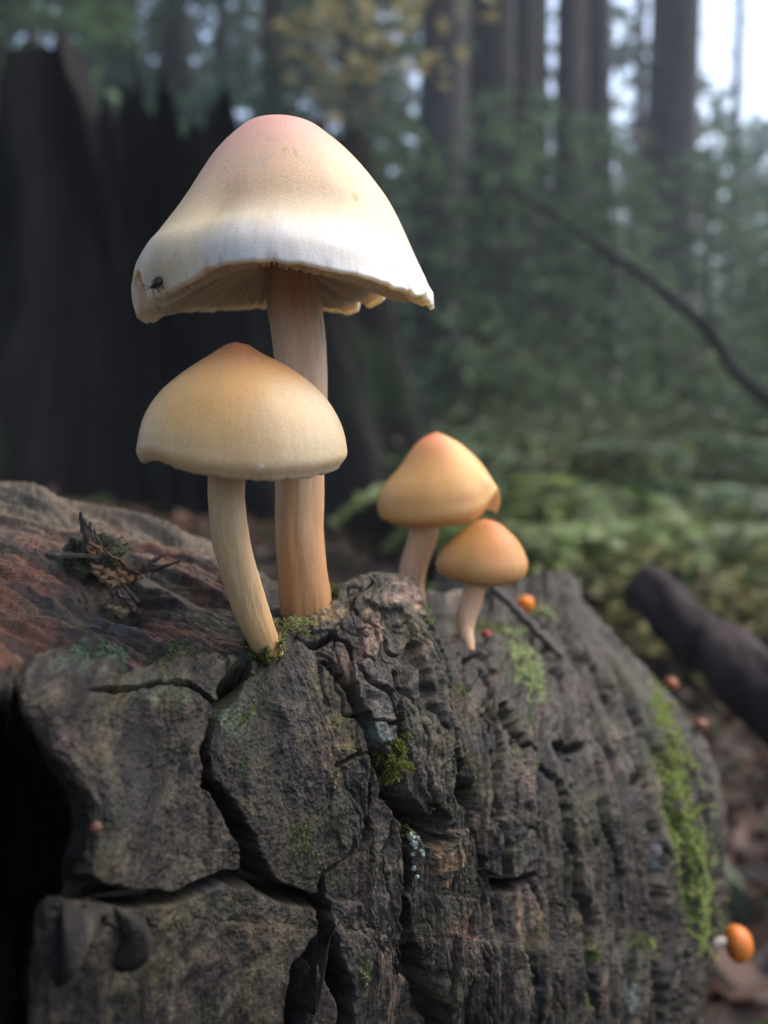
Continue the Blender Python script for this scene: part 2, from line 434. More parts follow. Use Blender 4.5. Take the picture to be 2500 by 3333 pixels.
crack = np.where(FACE, crack, 0); core &= FACE

def in_poly(pts, blur=0):
    x, y = WX, WY; inside = np.zeros(x.shape, bool)
    n = len(pts)
    for k in range(n):
        x0, y0 = pts[k]; x1, y1 = pts[(k + 1) % n]
        c = ((y0 > y) != (y1 > y)) & (x < (x1 - x0) * (y - y0) / (y1 - y0 + 1e-9) + x0)
        inside ^= c
    return inside & FACE
# flakes standing proud of the bark: outline in photo px, height in cm, tint
FLAKES = [
 ([(1140, 2145), (1190, 2140), (1235, 2215), (1265, 2260), (1268, 2350), (1270, 2400), (1235, 2430), (1195, 2350), (1165, 2260)], 0.16, (0.30, 0.28, 0.25)),
 ([(725, 2140), (790, 2130), (835, 2150), (825, 2190), (760, 2180)], 0.10, (0.09, 0.075, 0.055)),
 ([(1290, 2290), (1330, 2180), (1390, 2170), (1430, 2260), (1440, 2420), (1460, 2560), (1400, 2640), (1350, 2560), (1300, 2420)], 0.10, (0.15, 0.13, 0.105)),
 ([(1215, 2700), (1290, 2660), (1310, 2760), (1310, 2900), (1300, 3010), (1250, 3080), (1215, 3000), (1200, 2850)], 0.10, (0.15, 0.125, 0.10)),
 ([(1075, 2900), (1180, 2930), (1215, 3080), (1180, 3200), (1150, 3260), (1110, 3150), (1075, 3020)], 0.12, (0.15, 0.13, 0.10)),
 ([(1400, 2800), (1450, 2700), (1500, 2690), (1480, 2800), (1430, 2880)], 0.14, (0.27, 0.19, 0.14)),
 ([(1360, 2900), (1440, 2900), (1550, 2940), (1560, 3080), (1540, 3240), (1460, 3290), (1400, 3150), (1370, 3030)], 0.08, (0.13, 0.115, 0.09)),
 ([(1600, 2700), (1660, 2640), (1710, 2700), (1720, 2830), (1660, 2870), (1610, 2830)], 0.12, (0.14, 0.13, 0.11)),
 ([(1130, 2440), (1205, 2455), (1210, 2620), (1190, 2700), (1130, 2760), (1080, 2680), (1090, 2520)], 0.07, (0.10, 0.09, 0.07)),
 ([(1180, 1960), (1260, 1900), (1330, 1930), (1370, 2010), (1340, 2070), (1290, 2010), (1230, 2000)], 0.08, (0.30, 0.23, 0.19)),
 ([(990, 1990), (1080, 1960), (1140, 1990), (1100, 2050), (1030, 2060)], 0.09, (0.24, 0.19, 0.14)),
 ([(1170, 2060), (1230, 2010), (1250, 2080), (1220, 2150), (1180, 2120)], 0.08, (0.28, 0.21, 0.17)),
]
WOOD_TOP = (V2 > 6.12 + 0.35 * wob + 0.22 * n2(GU * 0.5, GV * 0.2, 13, 3)) & (U2 < 7.15 + 0.2 * wob2)                      # bare wood left of the bark mound
right = sstep(9.3, 11.5, U2)
left_w = 1 - sstep(7.5, 9.0, U2)
warp = 0.22 * wob + 0.8 * n2(GU * 0.3, GV * 0.12, 19, 2)
def terrace(x, n, a, b):
    q = x * n; i = np.floor(q)
    return (i + sstep(a, b, q - i)) / n
ridged = 1 - np.abs(n2(GU * 1.15 + warp, GV * 0.16 + 0.3 * wob2, 21, 3))
ridge2 = 1 - np.abs(n2(GU * 2.6 + 1.5 * warp, GV * 0.42, 23, 3))
fl = n2(GU * 0.8 + warp, GV * 0.20, 31, 3)
terr = terrace(fl + 0.02 * fine, 5, 0.32, 0.52)
fl2 = n2(GU * 2.0 + 1.2 * warp, GV * 0.34, 37, 3)
ter2 = terrace(fl2, 6, 0.2, 0.42)
fl3 = n2(GU * 5.5 + 2 * warp, GV * 0.9, 39, 3)
ter3 = terrace(fl3, 5, 0.2, 0.4)
gra = n2(GU * 3.2 + GV * 2.1 + wob, GV * 3.0 - GU * 1.9, 41, 5, 0.62); grb = n2(GU * 8 + 2.5 * warp, GV * 1.3 + 0.4 * GU, 42, 4, 0.6)
grain = gra * (0.35 + 0.65 * left_w) + grb * (0.75 - 0.6 * left_w)
tiny = n2(GU * 17 + GV * 9, GV * 15 - GU * 8, 43, 3, 0.65)
big = n2(GU * 0.35, GV * 0.3, 51, 3)
mid_w = 1 - 0.55 * left_w
calm = 1 - np.exp(-((PX - 430) / 130) ** 2 - ((PY - 2965) / 110) ** 2)
fis = n2(GU * 1.25 + 1.3 * warp + 0.25 * wob2, GV * 0.11 + 0.15 * wob, 25, 3); fis2 = n2(GU * 2.3 + 1.6 * warp, GV * 0.2 + 0.2 * wob, 27, 3)
fissure = sstep(0.925, 0.985, 1 - np.abs(fis)) * sstep(7.6, 9.0, U2) + 0.3 * sstep(0.95, 0.99, 1 - np.abs(fis2)) * sstep(7.2, 8.6, U2)
bark_h = calm * (0.12 * big) + (0.02 + 0.20 * right) * (ridged - 0.75) + (0.03 + 0.07 * right) * (ridge2 - 0.75) - 0.26 * np.clip(fissure, 0, 1) + calm * ((0.20 - 0.06 * right) * mid_w * terr + 0.065 * mid_w * ter2) + 0.025 * ter3 * mid_w \
    + (0.030 - 0.004 * left_w) * grain + 0.012 * tiny
XC = BASE[..., 0] * 100; YC = BASE[..., 1] * 100 - BASE[..., 2] * 60 + 0.25 * XC
wood_h = -0.14 + 0.20 * n2(YC * 0.7, XC * 0.22, 61, 4) + 0.16 * terrace(n2(YC * 1.5, XC * 0.32, 65, 4), 5, 0.2, 0.45) + 0.10 * n2(YC * 4.0, XC * 0.7, 67, 4) + 0.03 * n2(YC * 11, XC * 2.5, 63, 3) + 0.012 * n2(YC * 9, XC * 8, 68, 3)
h = np.where(WOOD_TOP, wood_h, bark_h)
tint_f = np.zeros(PX.shape + (3,)); has_f = np.zeros(PX.shape, int)
for k, (pts, hh, col) in enumerate(FLAKES):
    m = in_poly(pts)
    h = h + np.where(m, hh * (0.8 + 0.4 * fine), 0)
    tint_f[m] = col; has_f[m] = k + 1
vis = sstep(1.2, 1.9, V2)
h = h * (0.5 + 0.5 * vis)
h = h - crack
# a rotted hollow under the splintered knot on the bare wood
hol = np.exp(-(((PX - 400) / 90) ** 2 + ((PY - 1930) / 45) ** 2)) * (V2 > 6) * (U2 > 4)
h = h - 0.75 * hol
SURF = BASE + NRM * (h * CM)[..., None]
SN = grid_normals(SURF)
if (SN[NR // 3, NC // 2] @ (EYEP - SURF[NR // 3, NC // 2])) < 0: SN = -SN

# the stump's own colours
def lerp(a, b, t): return a + (b - a) * t[..., None]
cA, cB, cC = np.array([0.028, 0.022, 0.017]), np.array([0.150, 0.120, 0.088]), np.array([0.34, 0.235, 0.17])
tone = n2(GU * 1.1, GV * 0.45, 71, 4)
tint = lerp(np.broadcast_to(cA, tint_f.shape), cB, sstep(-0.6, 0.6, tone + 0.5 * fl2 + 0.45 * grain + 0.3 * tiny))
tint = lerp(tint, cC, 0.75 * sstep(0.28, 0.6, n2(GU * 1.5, GV * 0.8, 73, 4) + 0.15 * grain) * sstep(7.2, 8.5, U2) * (1 - 0.6 * right))
tint = np.where((has_f > 0)[..., None], lerp(tint, tint_f, np.full(PX.shape, 0.75)) * (1 + 0.35 * grain[..., None]), tint)
alg = sstep(0.05, 0.5, n2(GU * 0.55, GV * 0.5, 77, 4) + 0.1 * fine)
tint = lerp(tint, np.array([0.080, 0.084, 0.040]), 0.55 * alg)
blue = sstep(0.2, 0.6, n2(GU * 0.7, GV * 0.6, 79, 4)) * left_w
tint = lerp(tint, np.array([0.075, 0.073, 0.078]), 0.5 * blue)
# bare wood: rust brown, greyer and greener to the back
rust = lerp(np.broadcast_to(np.array([0.055, 0.034, 0.028]), tint.shape), np.array([0.21, 0.098, 0.058]), sstep(-0.35, 0.45, n2(YC * 0.9, XC * 0.35, 81, 4) + 0.3 * (1 - sstep(60, 520, PX))))
rust = lerp(rust, np.array([0.145, 0.135, 0.105]), 0.85 * sstep(1840, 1700, PY + 60 * wob + 0.1 * (400 - PX)))
rust = lerp(rust, np.array([0.05, 0.042, 0.036]), 0.75 * sstep(480, 760, PX + 60 * wob) * sstep(1860, 1990, PY))
rust = lerp(rust, np.array([0.10, 0.115, 0.085]), 0.6 * sstep(0.1, 0.5, n2(YC * 0.8, XC * 0.6, 85, 4)))
rust = lerp(rust, np.array([0.030, 0.025, 0.022]), 0.75 * sstep(0.15, 0.5, n2(YC * 1.6, XC * 0.45, 87, 4)))
rust = rust * (1 + 0.5 * n2(YC * 7, XC * 1.2, 83, 4)[..., None]) * np.array([1.25, 1.05, 0.85])
tint = np.where(WOOD_TOP[..., None], rust, tint)
def patch(px, py, rx, ry, th=0.0, ang=0.0):
    c, s = math.cos(R(ang)), math.sin(R(ang))
    dx, dy = WX - px, WY - py
    q = np.hypot((c * dx + s * dy) / rx, (-s * dx + c * dy) / ry)
    return np.clip(1.15 - q + 0.8 * n2(GU * 3.5, GV * 3.5, 91, 4) - th, 0, 1) * FACE
LICHEN = [(1225, 2395, 28, 60, 0.1, -20, (0.34, 0.42, 0.38), .9), (320, 2125, 130, 45, 0.1, 10, (0.16, 0.24, 0.15), .85), (520, 2230, 190, 60, 0.2, 10, (0.17, 0.21, 0.16), .6),
          (770, 2330, 60, 75, 0.1, -30, (0.17, 0.25, 0.15), .7), (240, 2170, 90, 50, 0.1, 0, (0.15, 0.21, 0.15), .5), (2150, 2780, 20, 90, 0.2, 0, (0.30, 0.36, 0.36), .7), (2060, 3250, 24, 60, .1, 0, (0.32, 0.38, 0.36), .7),
          (420, 2010, 130, 30, .2, 8, (0.16, 0.17, 0.15), .6), (700, 2860, 70, 40, .1, -20, (0.15, 0.17, 0.18), .7), (960, 2700, 60, 60, .2, 0, (0.16, 0.13, 0.10), .6), (1060, 2010, 80, 45, .1, 20, (.50, .34, .19), .9), (1215, 2070, 45, 80, .1, 20, (.55, .36, .25), .9), (1310, 1960, 70, 45, .1, 20, (.55, .37, .29), .9), (1350, 2120, 60, 60, .25, 0, (.26, .2, .15), .7), (1445, 2790, 45, 80, .1, 20, (.52, .33, .19), .9), (1480, 3020, 60, 90, .2, 0, (.42, .27, .18), .8), (1410, 3250, 50, 60, .1, 0, (.34, .24, .19), .6), (1270, 2620, 40, 50, .1, 0, (.26, .17, .14), .7), (1700, 2560, 20, 90, .1, -8, (.30, .22, .17), .7), (1830, 2600, 16, 120, .1, -8, (.26, .2, .16), .6), (1100, 2420, 120, 140, .35, 0, (.28, .21, .12), .7), (1640, 3060, 40, 90, .2, 0, (.3, .22, .18), .6), (1700, 3200, 50, 120, .2, 0, (.2, .16, .13), .6)]
for px, py, rx, ry, th, ang, c, st in LICHEN:
    tint = lerp(tint, np.array(c), st * sstep(0.1, 0.6, patch(px, py, rx, ry, th, ang)))
MOSS = [  # photo centre, radii, angle, density
 (2160, 2330, 40, 110, -22, .9), (2200, 2520, 55, 150, -12, .9), (2235, 2740, 60, 150, -6, .9), (2260, 2900, 55, 170, -3, .8), (2270, 3030, 45, 80, 0, .7),
 (2360, 2480, 20, 40, -15, .7), (1700, 2130, 70, 30, 20, 1.0), (1725, 2200, 55, 50, 30, 1.0), (1745, 2250, 20, 45, 0, .9), (1500, 2235, 40, 18, 25, 1.0), (1535, 2245, 20, 14, 0, .9),
 (1555, 2480, 18, 90, -12, .8), (1735, 2480, 12, 70, 0, .7), (990, 2700, 28, 32, 0, .8), (905, 2760, 30, 24, 0, .6), (960, 2730, 60, 60, 0, .35), (1285, 2440, 12, 60, -10, 1.0),
 (1935, 3110, 30, 60, -10, 1.0), (2080, 3060, 26, 44, -20, .9), (1900, 3260, 12, 50, -20, .8), (1720, 2350, 16, 60, -10, .6), (320, 2120, 90, 30, 5, .4), (560, 2140, 90, 40, 12, .5),
 (1170, 3180, 16, 100, 8, .7), (805, 2330, 30, 60, 20, .5), (590, 2420, 26, 16, 0, .5), (780, 2610, 14, 20, 0, .7), (1330, 2700, 8, 90, 0, .6), (800, 2480, 20, 60, 0, .5),
 (1380, 2030, 40, 18, 30, .5), (1650, 2050, 70, 30, 10, .4), (1780, 2010, 60, 22, 25, .35), (1560, 2030, 40, 30, 0, .5), (1910, 2160, 40, 20, 40, .5), (2000, 2180, 30, 70, -40, .5)]
moss_w = np.zeros(PX.shape)
for px, py, rx, ry, ang, den in MOSS:
    moss_w = np.maximum(moss_w, den * sstep(0.25, 0.8, patch(px, py, rx, ry, 0.0, ang)))
tint = lerp(tint, np.array([0.14, 0.17, 0.055]), 0.85 * moss_w)
spk = n2(GU * 6 + GV * 2, GV * 5 - GU * 2, 97, 4, 0.65)
olive = sstep(0.0, 0.5, n2(GU * 1.3, GV * 0.9, 95, 4)); plum = sstep(0.1, 0.5, n2(GU * 0.9, GV * 0.7, 96, 4))
nw = (~WOOD_TOP)[..., None]
tint = np.where(nw, lerp(tint, tint * np.array([1.05, 1.10, 0.62]), 0.5 * olive), tint)
tint = np.where(nw, lerp(tint, tint * np.array([0.85, 0.72, 0.85]), 0.8 * plum), tint)
flk = 0.30 * np.sin(9.1 * terr * 5) + 0.22 * np.sin(7.3 * ter2 * 6 + 1.0)
tint = tint * (1 + 0.50 * np.clip(spk, -1, 1) + np.where(WOOD_TOP, 0, flk))[..., None] * np.where(nw, np.array([1.02, 0.98, 0.90]), 1.25)
tint = np.clip(tint * 0.45, 0.006, 0.6)

# split the surface into its pieces: bark plates between the cracks, flakes, bare wood, the core in the cracks
def split_labels():
    step = 3
    c = core[::step, ::step]
    kind = np.where(WOOD_TOP[::step, ::step], 2, np.where(has_f[::step, ::step] > 0, 10 + has_f[::step, ::step], 1))
    kind = np.where(c, 0, kind)
    nr, nc = kind.shape
    lab = np.full(kind.shape, -1); cur = 0; info = []
    for i in range(nr):
        for j in range(nc):
            if lab[i, j] >= 0 or kind[i, j] == 0: continue
            k = kind[i, j]; st = [(i, j)]; lab[i, j] = cur; cnt = 0
            while st:
                a, b = st.pop(); cnt += 1
                for a2, b2 in ((a + 1, b), (a - 1, b), (a, b + 1), (a, b - 1)):
                    if 0 <= a2 < nr and 0 <= b2 < nc and lab[a2, b2] < 0 and kind[a2, b2] == k:
                        lab[a2, b2] = cur; st.append((a2, b2))
            info.append((k, cnt)); cur += 1
    big = np.repeat(np.repeat(lab, step, 0), step, 1)[:NR, :NC]
    return big, info
LAB, INFO = split_labels()
centre = BASE.reshape(-1, 3).mean(0)
stump = tag(empty('tree_stump', (0.03, 0.17, 0.0)), 'dark cracked mossy stump that the cream mushrooms grow on', 'stump')
ALLV = SURF.reshape(-1, 3); ALLT = tint.reshape(-1, 3)
GF = grid_faces(NR, NC)
FL = LAB[:-1, :-1].reshape(-1)
def sub_mesh(name, mask, mat):
    f = GF[mask]
    ids, inv = np.unique(f, return_inverse=True)
    return obj(name, ALLV[ids], inv.reshape(f.shape), mat, stump, True, ALLT[ids])
rest = FL < 0
for k, (kind, cnt) in enumerate(INFO):
    m = FL == k
    if kind == 2 and cnt > 200: sub_mesh('bare_wood', m, M_WOOD)
    elif kind != 2 and cnt > 70: sub_mesh('bark_plate', m, M_BARK)
    else: rest |= m
def components(mask):
    m = mask.reshape(NR - 1, NC - 1); lab = np.full(m.shape, -1); cur = 0
    for i, j in np.argwhere(m):
        if lab[i, j] >= 0: continue
        st = [(i, j)]; lab[i, j] = cur
        while st:
            a, b = st.pop()
            for a2 in (a - 1, a, a + 1):
                for b2 in (b - 1, b, b + 1):
                    if 0 <= a2 < NR - 1 and 0 <= b2 < NC - 1 and m[a2, b2] and lab[a2, b2] < 0:
                        lab[a2, b2] = cur; st.append((a2, b2))
        cur += 1
    return lab.reshape(-1), cur
_l, _n = components(rest)
for k in range(_n): sub_mesh('inner_wood', _l == k, M_BARK)

_SV = SURF.reshape(-1, 3); _SNF = SN.reshape(-1, 3)
_SQ, _SW, _SD = project(_SV)
_FAC = np.where((_SNF * (EYEP - _SV)).sum(1) > 0, 0.0, 400.0)
def surface_at(px, py, dmin=0.0, dmax=9.0):
    """nearest outward point of the stump's finished surface seen at a photo position"""
    near = np.flatnonzero((np.abs(_SQ - px) < 60) & (np.abs(_SW - py) < 60) & (_SD >= dmin) & (_SD <= dmax))
    if len(near) == 0:
        near = np.flatnonzero(_SD > 0.05)
    e = (_SQ[near] - px) ** 2 + (_SW[near] - py) ** 2 + _FAC[near]
    close = e < max(60.0, e.min() * 1.5)
    k = near[close][np.argmin(_SD[near[close]])]
    return _SV[k], _SNF[k]

# ------------------------------------------------------------------ mushrooms
def profile(pts, axis_x, d, n):
    w = np.array([P(a, b, d) for a, b in pts])
    q = np.stack([np.abs(w[:, 0] - axis_x), w[:, 2]], -1)
    q[0, 0] = 0
    return catmull(q, n)
def table(tb, th):
    a = np.array(tb, float)
    return np.interp(np.degrees(th), a[:, 0], a[:, 1])
ALB = 0.87      # how pale the fungi are as a whole
def build_cap(parent, axis_px, d, left, right_, rim, colour, flare=None, wobble=0.02, ns=90, nt=300, rs=0.0045, rise=0.008, n_gills=0, gill_h=0.0026, seed=0, thick=0.0006, edge_amp=0.0002, gill_col=(0.92, 0.86, 0.72), yscale=0.96, notch=None, fit=True):
    xa = P(axis_px, left[0][1], d)[0]; ya = P(axis_px, left[0][1], d)[1]
    # the axis stands upright: keep one y for the whole cap
    ya = EYEP[1] + d
    L = profile(left, xa, d, ns); Rr = profile(right_, xa, d, ns)
    th = np.linspace(-np.pi, np.pi, nt, endpoint=False)
    w = (0.5 + 0.5 * np.cos(th))[None]
    s = np.linspace(0, 1, ns)[:, None]
    off = table(rim, th); k = np.array([.25, .5, .25]); off = np.convolve(np.concatenate([off[-1:], off, off[:1]]), k, 'valid')
    ring = np.stack([np.cos(th) * 1.3, np.sin(th) * 1.3], -1)
    shp = (ns, nt)
    nz = fbm(np.stack([np.broadcast_to(ring[:, 0], shp), np.broadcast_to(ring[:, 1], shp), np.broadcast_to(s * 1.5 + seed, shp)], -1).reshape(-1, 3), 3).reshape(shp)
    edge = fbm(np.stack([np.cos(th) * 9, np.sin(th) * 9, np.full(nt, seed + 3.0)], -1), 3)
    for it in range(9):
        r = L[:, :1] * (1 - w) + Rr[:, :1] * w
        z = L[:, 1:] * (1 - w) + Rr[:, 1:] * w
        z = z + (off * CM)[None] * sstep(0.45, 1.0, s) ** 1.6
        if notch: z = z + (table(notch, th) * CM)[None] * sstep(0.86, 1.0, s)
        r = r * (1 + wobble * nz * sstep(0.1, 0.7, s))
        if flare: r = r * (1 + flare(s, th))
        z = z + edge_amp * edge[None] * sstep(0.9, 1, s)
        x = xa + r * np.cos(th)[None]; y = ya + yscale * r * np.sin(th)[None]
        outer = np.stack([x, y, z], -1)
        if it == 8 or not fit: break
        qx, qy, _ = project(outer.reshape(-1, 3)); qx = qx.reshape(shp); qy = qy.reshape(shp)
        cy0 = 0.5 * (left[-1][1] + right_[-1][1]) - 0.04 * abs(left[-1][1] - left[0][1])
        sidx = np.broadcast_to(np.arange(ns)[:, None], shp).ravel()
        vx, vy = qx.ravel() - axis_px, cy0 - qy.ravel()
        rho = np.hypot(vx, vy)
        for sign, tgt, prof in ((-1, left, L), (1, right_, Rr)):
            phi = np.arctan2(vy, sign * vx)
            tp = catmull(np.array(tgt, float), 300); tphi = np.arctan2(cy0 - tp[:, 1], sign * (tp[:, 0] - axis_px)); trho = np.hypot(tp[:, 0] - axis_px, cy0 - tp[:, 1])
            o = np.argsort(tphi)
            nb = 60; edges = np.linspace(0.04, np.pi / 2, nb + 1); ss, dz_, dr_ = [], [], []
            which = np.digitize(phi, edges) - 1
            for q in range(nb):
                m = np.flatnonzero(which == q)
                if len(m) == 0: continue
                k_ = m[np.argmax(rho[m])]
                dd = np.interp(phi[k_], tphi[o], trho[o]) - rho[k_]
                ss.append(sidx[k_]); dr_.append(dd * math.cos(phi[k_])); dz_.append(dd * math.sin(phi[k_]))
            o = np.argsort(ss, kind='stable'); ss = np.array(ss, float)[o] + 1e-4 * np.arange(len(ss))
            i = np.arange(ns)
            fr = np.interp(i, ss, np.array(dr_)[o]); fz = np.interp(i, ss, np.array(dz_)[o])
            hw = max(4, ns // 12); kk = np.hanning(2 * hw + 3)[1:-1]; kk /= kk.sum()
            fr = np.convolve(np.pad(fr, hw, 'edge'), kk, 'valid'); fz = np.convolve(np.pad(fz, hw, 'edge'), kk, 'valid')
            fr *= sstep(0, 0.15, i / (ns - 1)); fz *= 1 - sstep(0.75, 1.0, i / (ns - 1))
            prof[:, 0] = np.maximum(prof[:, 0] + 0.7 * fr * d / F, 0); prof[:, 1] += 0.7 * fz * d / F
        top = 0.5 * (L[0, 1] + Rr[0, 1]); bl = 1 - sstep(0, 0.2, np.linspace(0, 1, ns))
        for prof in (L, Rr): prof[:, 1] += bl * (top - prof[0, 1])
    Rm, Zm = r[-1], z[-1]
    # lip and underside
    tt = np.concatenate([[0.0, 0.012, 0.03], np.linspace(0.06, 1, 26)])
    zc = Zm.mean() + rise
    ri = np.stack([(Rm - thick) * (1 - t) + rs * t for t in tt]); lipz = [-thick * 0.5, thick * 0.1, thick * 0.7]
    zi = np.stack([Zm * (1 - sstep(0, 1.0, t ** 0.75)) + zc * sstep(0, 1.0, t ** 0.75) for t in tt])
    for q in range(3): zi[q] = Zm + lipz[q]
    under = np.stack([xa + ri * np.cos(th)[None], ya + yscale * ri * np.sin(th)[None], zi], -1)
    allv = np.concatenate([outer, under]).reshape(-1, 3)
    nrows = ns + len(tt)
    co = ALB * colour(np.broadcast_to(s, r.shape), np.broadcast_to(th[None], r.shape), r, z)
    ci = np.broadcast_to(np.array(gill_col), under.shape)
    ci = ci * (0.9 + 0.25 * fbm(np.stack([np.broadcast_to(np.cos(th) * 22, ri.shape), np.broadcast_to(np.sin(th) * 22, ri.shape), np.zeros(ri.shape)], -1).reshape(-1, 3), 2).reshape(ri.shape))[..., None]
    f = grid_faces(nrows, nt, True)[:, ::-1]
    cap = obj('cap', allv, f, M_CAP, parent, True, np.concatenate([co, ci]).reshape(-1, 3))
    tg = np.linspace(0.16, 1, 14)
    for g in range(n_gills):
        a = -np.pi + 2 * np.pi * (g + 0.3 * random.random()) / n_gills
        full = g % 2 == 0
        t = tg if full else np.linspace(0.16, 0.55 + 0.2 * random.random(), 14)
        Rg = np.interp(a, th, Rm); Zg = np.interp(a, th, Zm)
        rr = (Rg - thick) * (1 - t) + rs * t
        zt = Zg * (1 - sstep(0, 1, t ** 0.75)) + zc * sstep(0, 1, t ** 0.75)
        hh = gill_h * np.sin(np.pi * np.clip((t - t[0]) / (t[-1] - t[0]), 0, 1) ** 0.6) ** 0.7 * (0.85 + 0.3 * random.random()) + 0.0001
        tw = 0.00014
        ca, sa = math.cos(a), math.sin(a)
        rows = []
        for side in (-1, 1):
            for lvl in (0, 1):
                zz = zt + 0.0002 if lvl == 0 else zt - hh
                ww = tw if lvl == 0 else tw * 0.6
                rows.append(np.stack([xa + rr * ca - side * ww * sa, ya + yscale * rr * sa + side * ww * ca, zz], -1))
        A, B, Cc, D = rows
        n = len(t)
        v = np.stack([A, B, D, Cc], 1).reshape(-1, 3)
        i = np.arange(n - 1)[:, None] * 4; j = np.arange(4)[None]; j2 = (j + 1) % 4
        fq = np.stack([i + j, i + j2, i + 4 + j2, i + 4 + j], -1).reshape(-1, 4)
        cc = np.array(gill_col) * (0.92 + 0.14 * random.random())
        o = obj('gill', v, fq, M_GILL, None, False, np.broadcast_to(cc, v.shape))
        o.parent = cap; o.matrix_parent_inverse = cap.matrix_world.inverted() if False else Matrix.Translation(-Vector(parent.location)) @ Matrix()
        o.matrix_parent_inverse = Matrix()
    return cap, outer, under
def build_stem(parent, pts, half, depths, colour, n=120, nseg=64, seed=0):
    """pts photo positions of the centre line from the top down, half = half width in photo px"""
    w = np.array([P(a, b, d * CM) for (a, b), d in zip(pts, depths)])
    rad = np.array([hw * d * CM / F for hw, d in zip(half, depths)])
    q = catmull(np.hstack([w, rad[:, None]]), n)
    path, rad = q[:, :3], q[:, 3]
    v, f = tube(path, rad, nseg, cap=True)
    ring = v[:n * nseg].reshape(n, nseg, 3)
    t = np.linspace(0, 1, n)[:, None]; a = np.linspace(0, 2 * np.pi, nseg, endpoint=False)[None]
    str_ = fbm(np.stack([np.cos(a) * 5 + 0 * t, np.sin(a) * 5 + 0 * t, 2.0 * t + seed + 0 * a], -1).reshape(-1, 3), 4).reshape(n, nseg)
    lump = fbm(np.stack([np.cos(a) * .8 + 0 * t, np.sin(a) * .8 + 0 * t, 4 * t + seed + 5 + 0 * a], -1).reshape(-1, 3), 3).reshape(n, nseg)
    ring += (ring - path[:, None]) * (0.022 * str_ + 0.06 * lump)[..., None]
    v[:n * nseg] = ring.reshape(-1, 3)
    c = colour(np.broadcast_to(t, (n, nseg)), np.broadcast_to(a, (n, nseg)), ring, str_, lump)
    c = ALB * np.vstack([c.reshape(-1, 3), c[0, 0], c[-1, 0]])
    return link('stem', mesh_mixed('stem', v, f, M_STEM, True, c), parent)
def mix3(stops, s):
    xs = [a for a, _ in stops]
    return np.stack([np.interp(s, xs, [c[k] for _, c in stops]) for k in range(3)], -1)
def thn(th, s, ft, fs, seed, octv=4):
    return fbm(np.stack([np.cos(th) * ft, np.sin(th) * ft, s * fs + seed], -1).reshape(-1, 3), octv).reshape(th.shape)
def spots(c, r, z, th, xa, lst):
    return c

# --- the tall one
def cap1_colour(s, th, r, z):
    n = thn(th, s, 1.5, 3, 1); f = thn(th, s, 26, 3, 2, 3); f2 = thn(th, s, 60, 9, 5, 2)
    c = mix3([(0, (0.88, 0.43, 0.36)), (0.22, (0.90, 0.48, 0.36)), (0.44, (0.91, 0.555, 0.35)), (0.58, (0.88, 0.61, 0.355)), (0.74, (0.83, 0.645, 0.39)), (0.9, (0.85, 0.70, 0.48)), (1, (0.85, 0.71, 0.5))], s + 0.05 * n)
    deg = np.degrees(th)
    band = sstep(-116, -92, deg + 6 * n) * (1 - sstep(-5, 25, deg))
    wv = 0.62 * sstep(0.74, 0.97, s + 0.07 * f + 0.05 * f2) * band
    c = lerp(c, np.array([0.88, 0.88, 0.93]), wv)
    soft = sstep(0.55, 0.9, s) * band * 0.35
    c = lerp(c, np.array([0.84, 0.75, 0.62]), soft)
    ol = sstep(0.2, 0.6, n) * sstep(0.35, 0.5, s) * (1 - sstep(0.65, 0.75, s)) * 0.35
    c = lerp(c, np.array([0.62, 0.52, 0.33]), ol)
    c = c * (1 + 0.05 * f * sstep(0.3, 0.8, s) + 0.03 * f2)[..., None]
    # pores, freckles and slug marks of the skin itself
    for dg, ss, wd, ws, col, st in [(-76, 0.40, 1.6, 0.016, (.75, .42, .16), .8), (-70, .42, 0.9, .03, (.62, .33, .12), .8), (-45, .63, 1.4, .022, (.80, .38, .10), .9), (-106, .70, 1.6, .05, (.74, .48, .26), .6),
                                    (-114, .42, .5, .004, (.2, .12, .1), 1), (-113, .46, .5, .004, (.2, .12, .1), 1), (-107, .56, .5, .004, (.25, .15, .1), 1), (-105, .60, .5, .004, (.25, .15, .1), 1),
                                    (-62, .86, 1.0, .012, (.62, .52, .48), .8), (-66, .93, .8, .01, (.5, .45, .42), .8), (-95, .28, 3, .012, (.66, .44, .36), .5), (-85, .33, 4, .01, (.66, .44, .36), .5), (-90, .46, 3, .05, (.78, .52, .42), .4), (-118, .9, 1.2, .02, (.72, .55, .34), .6),
                                    (-128, .86, 4, .03, (.74, .60, .36), .5), (-135, .22, 9, .05, (.84, .52, .34), .5)]:
        m = np.exp(-((deg - dg) / wd) ** 2 - ((s - ss) / ws) ** 2) * (1 + 0.8 * f2)
        c = lerp(c, np.array(col), np.clip(st * m, 0, 1))
    # bruised brown scraps of veil along the very edge
    e = sstep(0.955, 0.985, s) * sstep(0.15, 0.4, thn(th, s * 0, 14, 0, 8, 3)) * (1 - sstep(0.5, 0.9, np.abs(thn(th, s, 40, 30, 9, 2))))
    c = lerp(c, np.array([0.35, 0.24, 0.18]), 0.35 * e)
    return np.clip(c, 0.02, 0.95)
LS = 0.06
def flare1(s, th):
    d = np.degrees(th)
    front = np.exp(-((d + 85) / 38) ** 2)
    fold = np.exp(-((d + 128) / 16) ** 2)
    return front * (0.10 * sstep(0.72, 1, s) - 0.07 * np.exp(-((s - 0.66) / 0.13) ** 2)) + fold * (0.05 * np.exp(-((s - .8) / .15) ** 2) - 0.05 * sstep(0.85, 1, s)) - 0.05 * np.exp(-((d + 108) / 10) ** 2) * sstep(.4, .7, s) - 0.14 * np.exp(-((d + 155) / 9) ** 2) * sstep(.86, 1, s) - LS * np.exp(-((d + 155) / 30) ** 2) * sstep(.3, .6, s) * (1 - 0.55 * sstep(.75, 1, s))
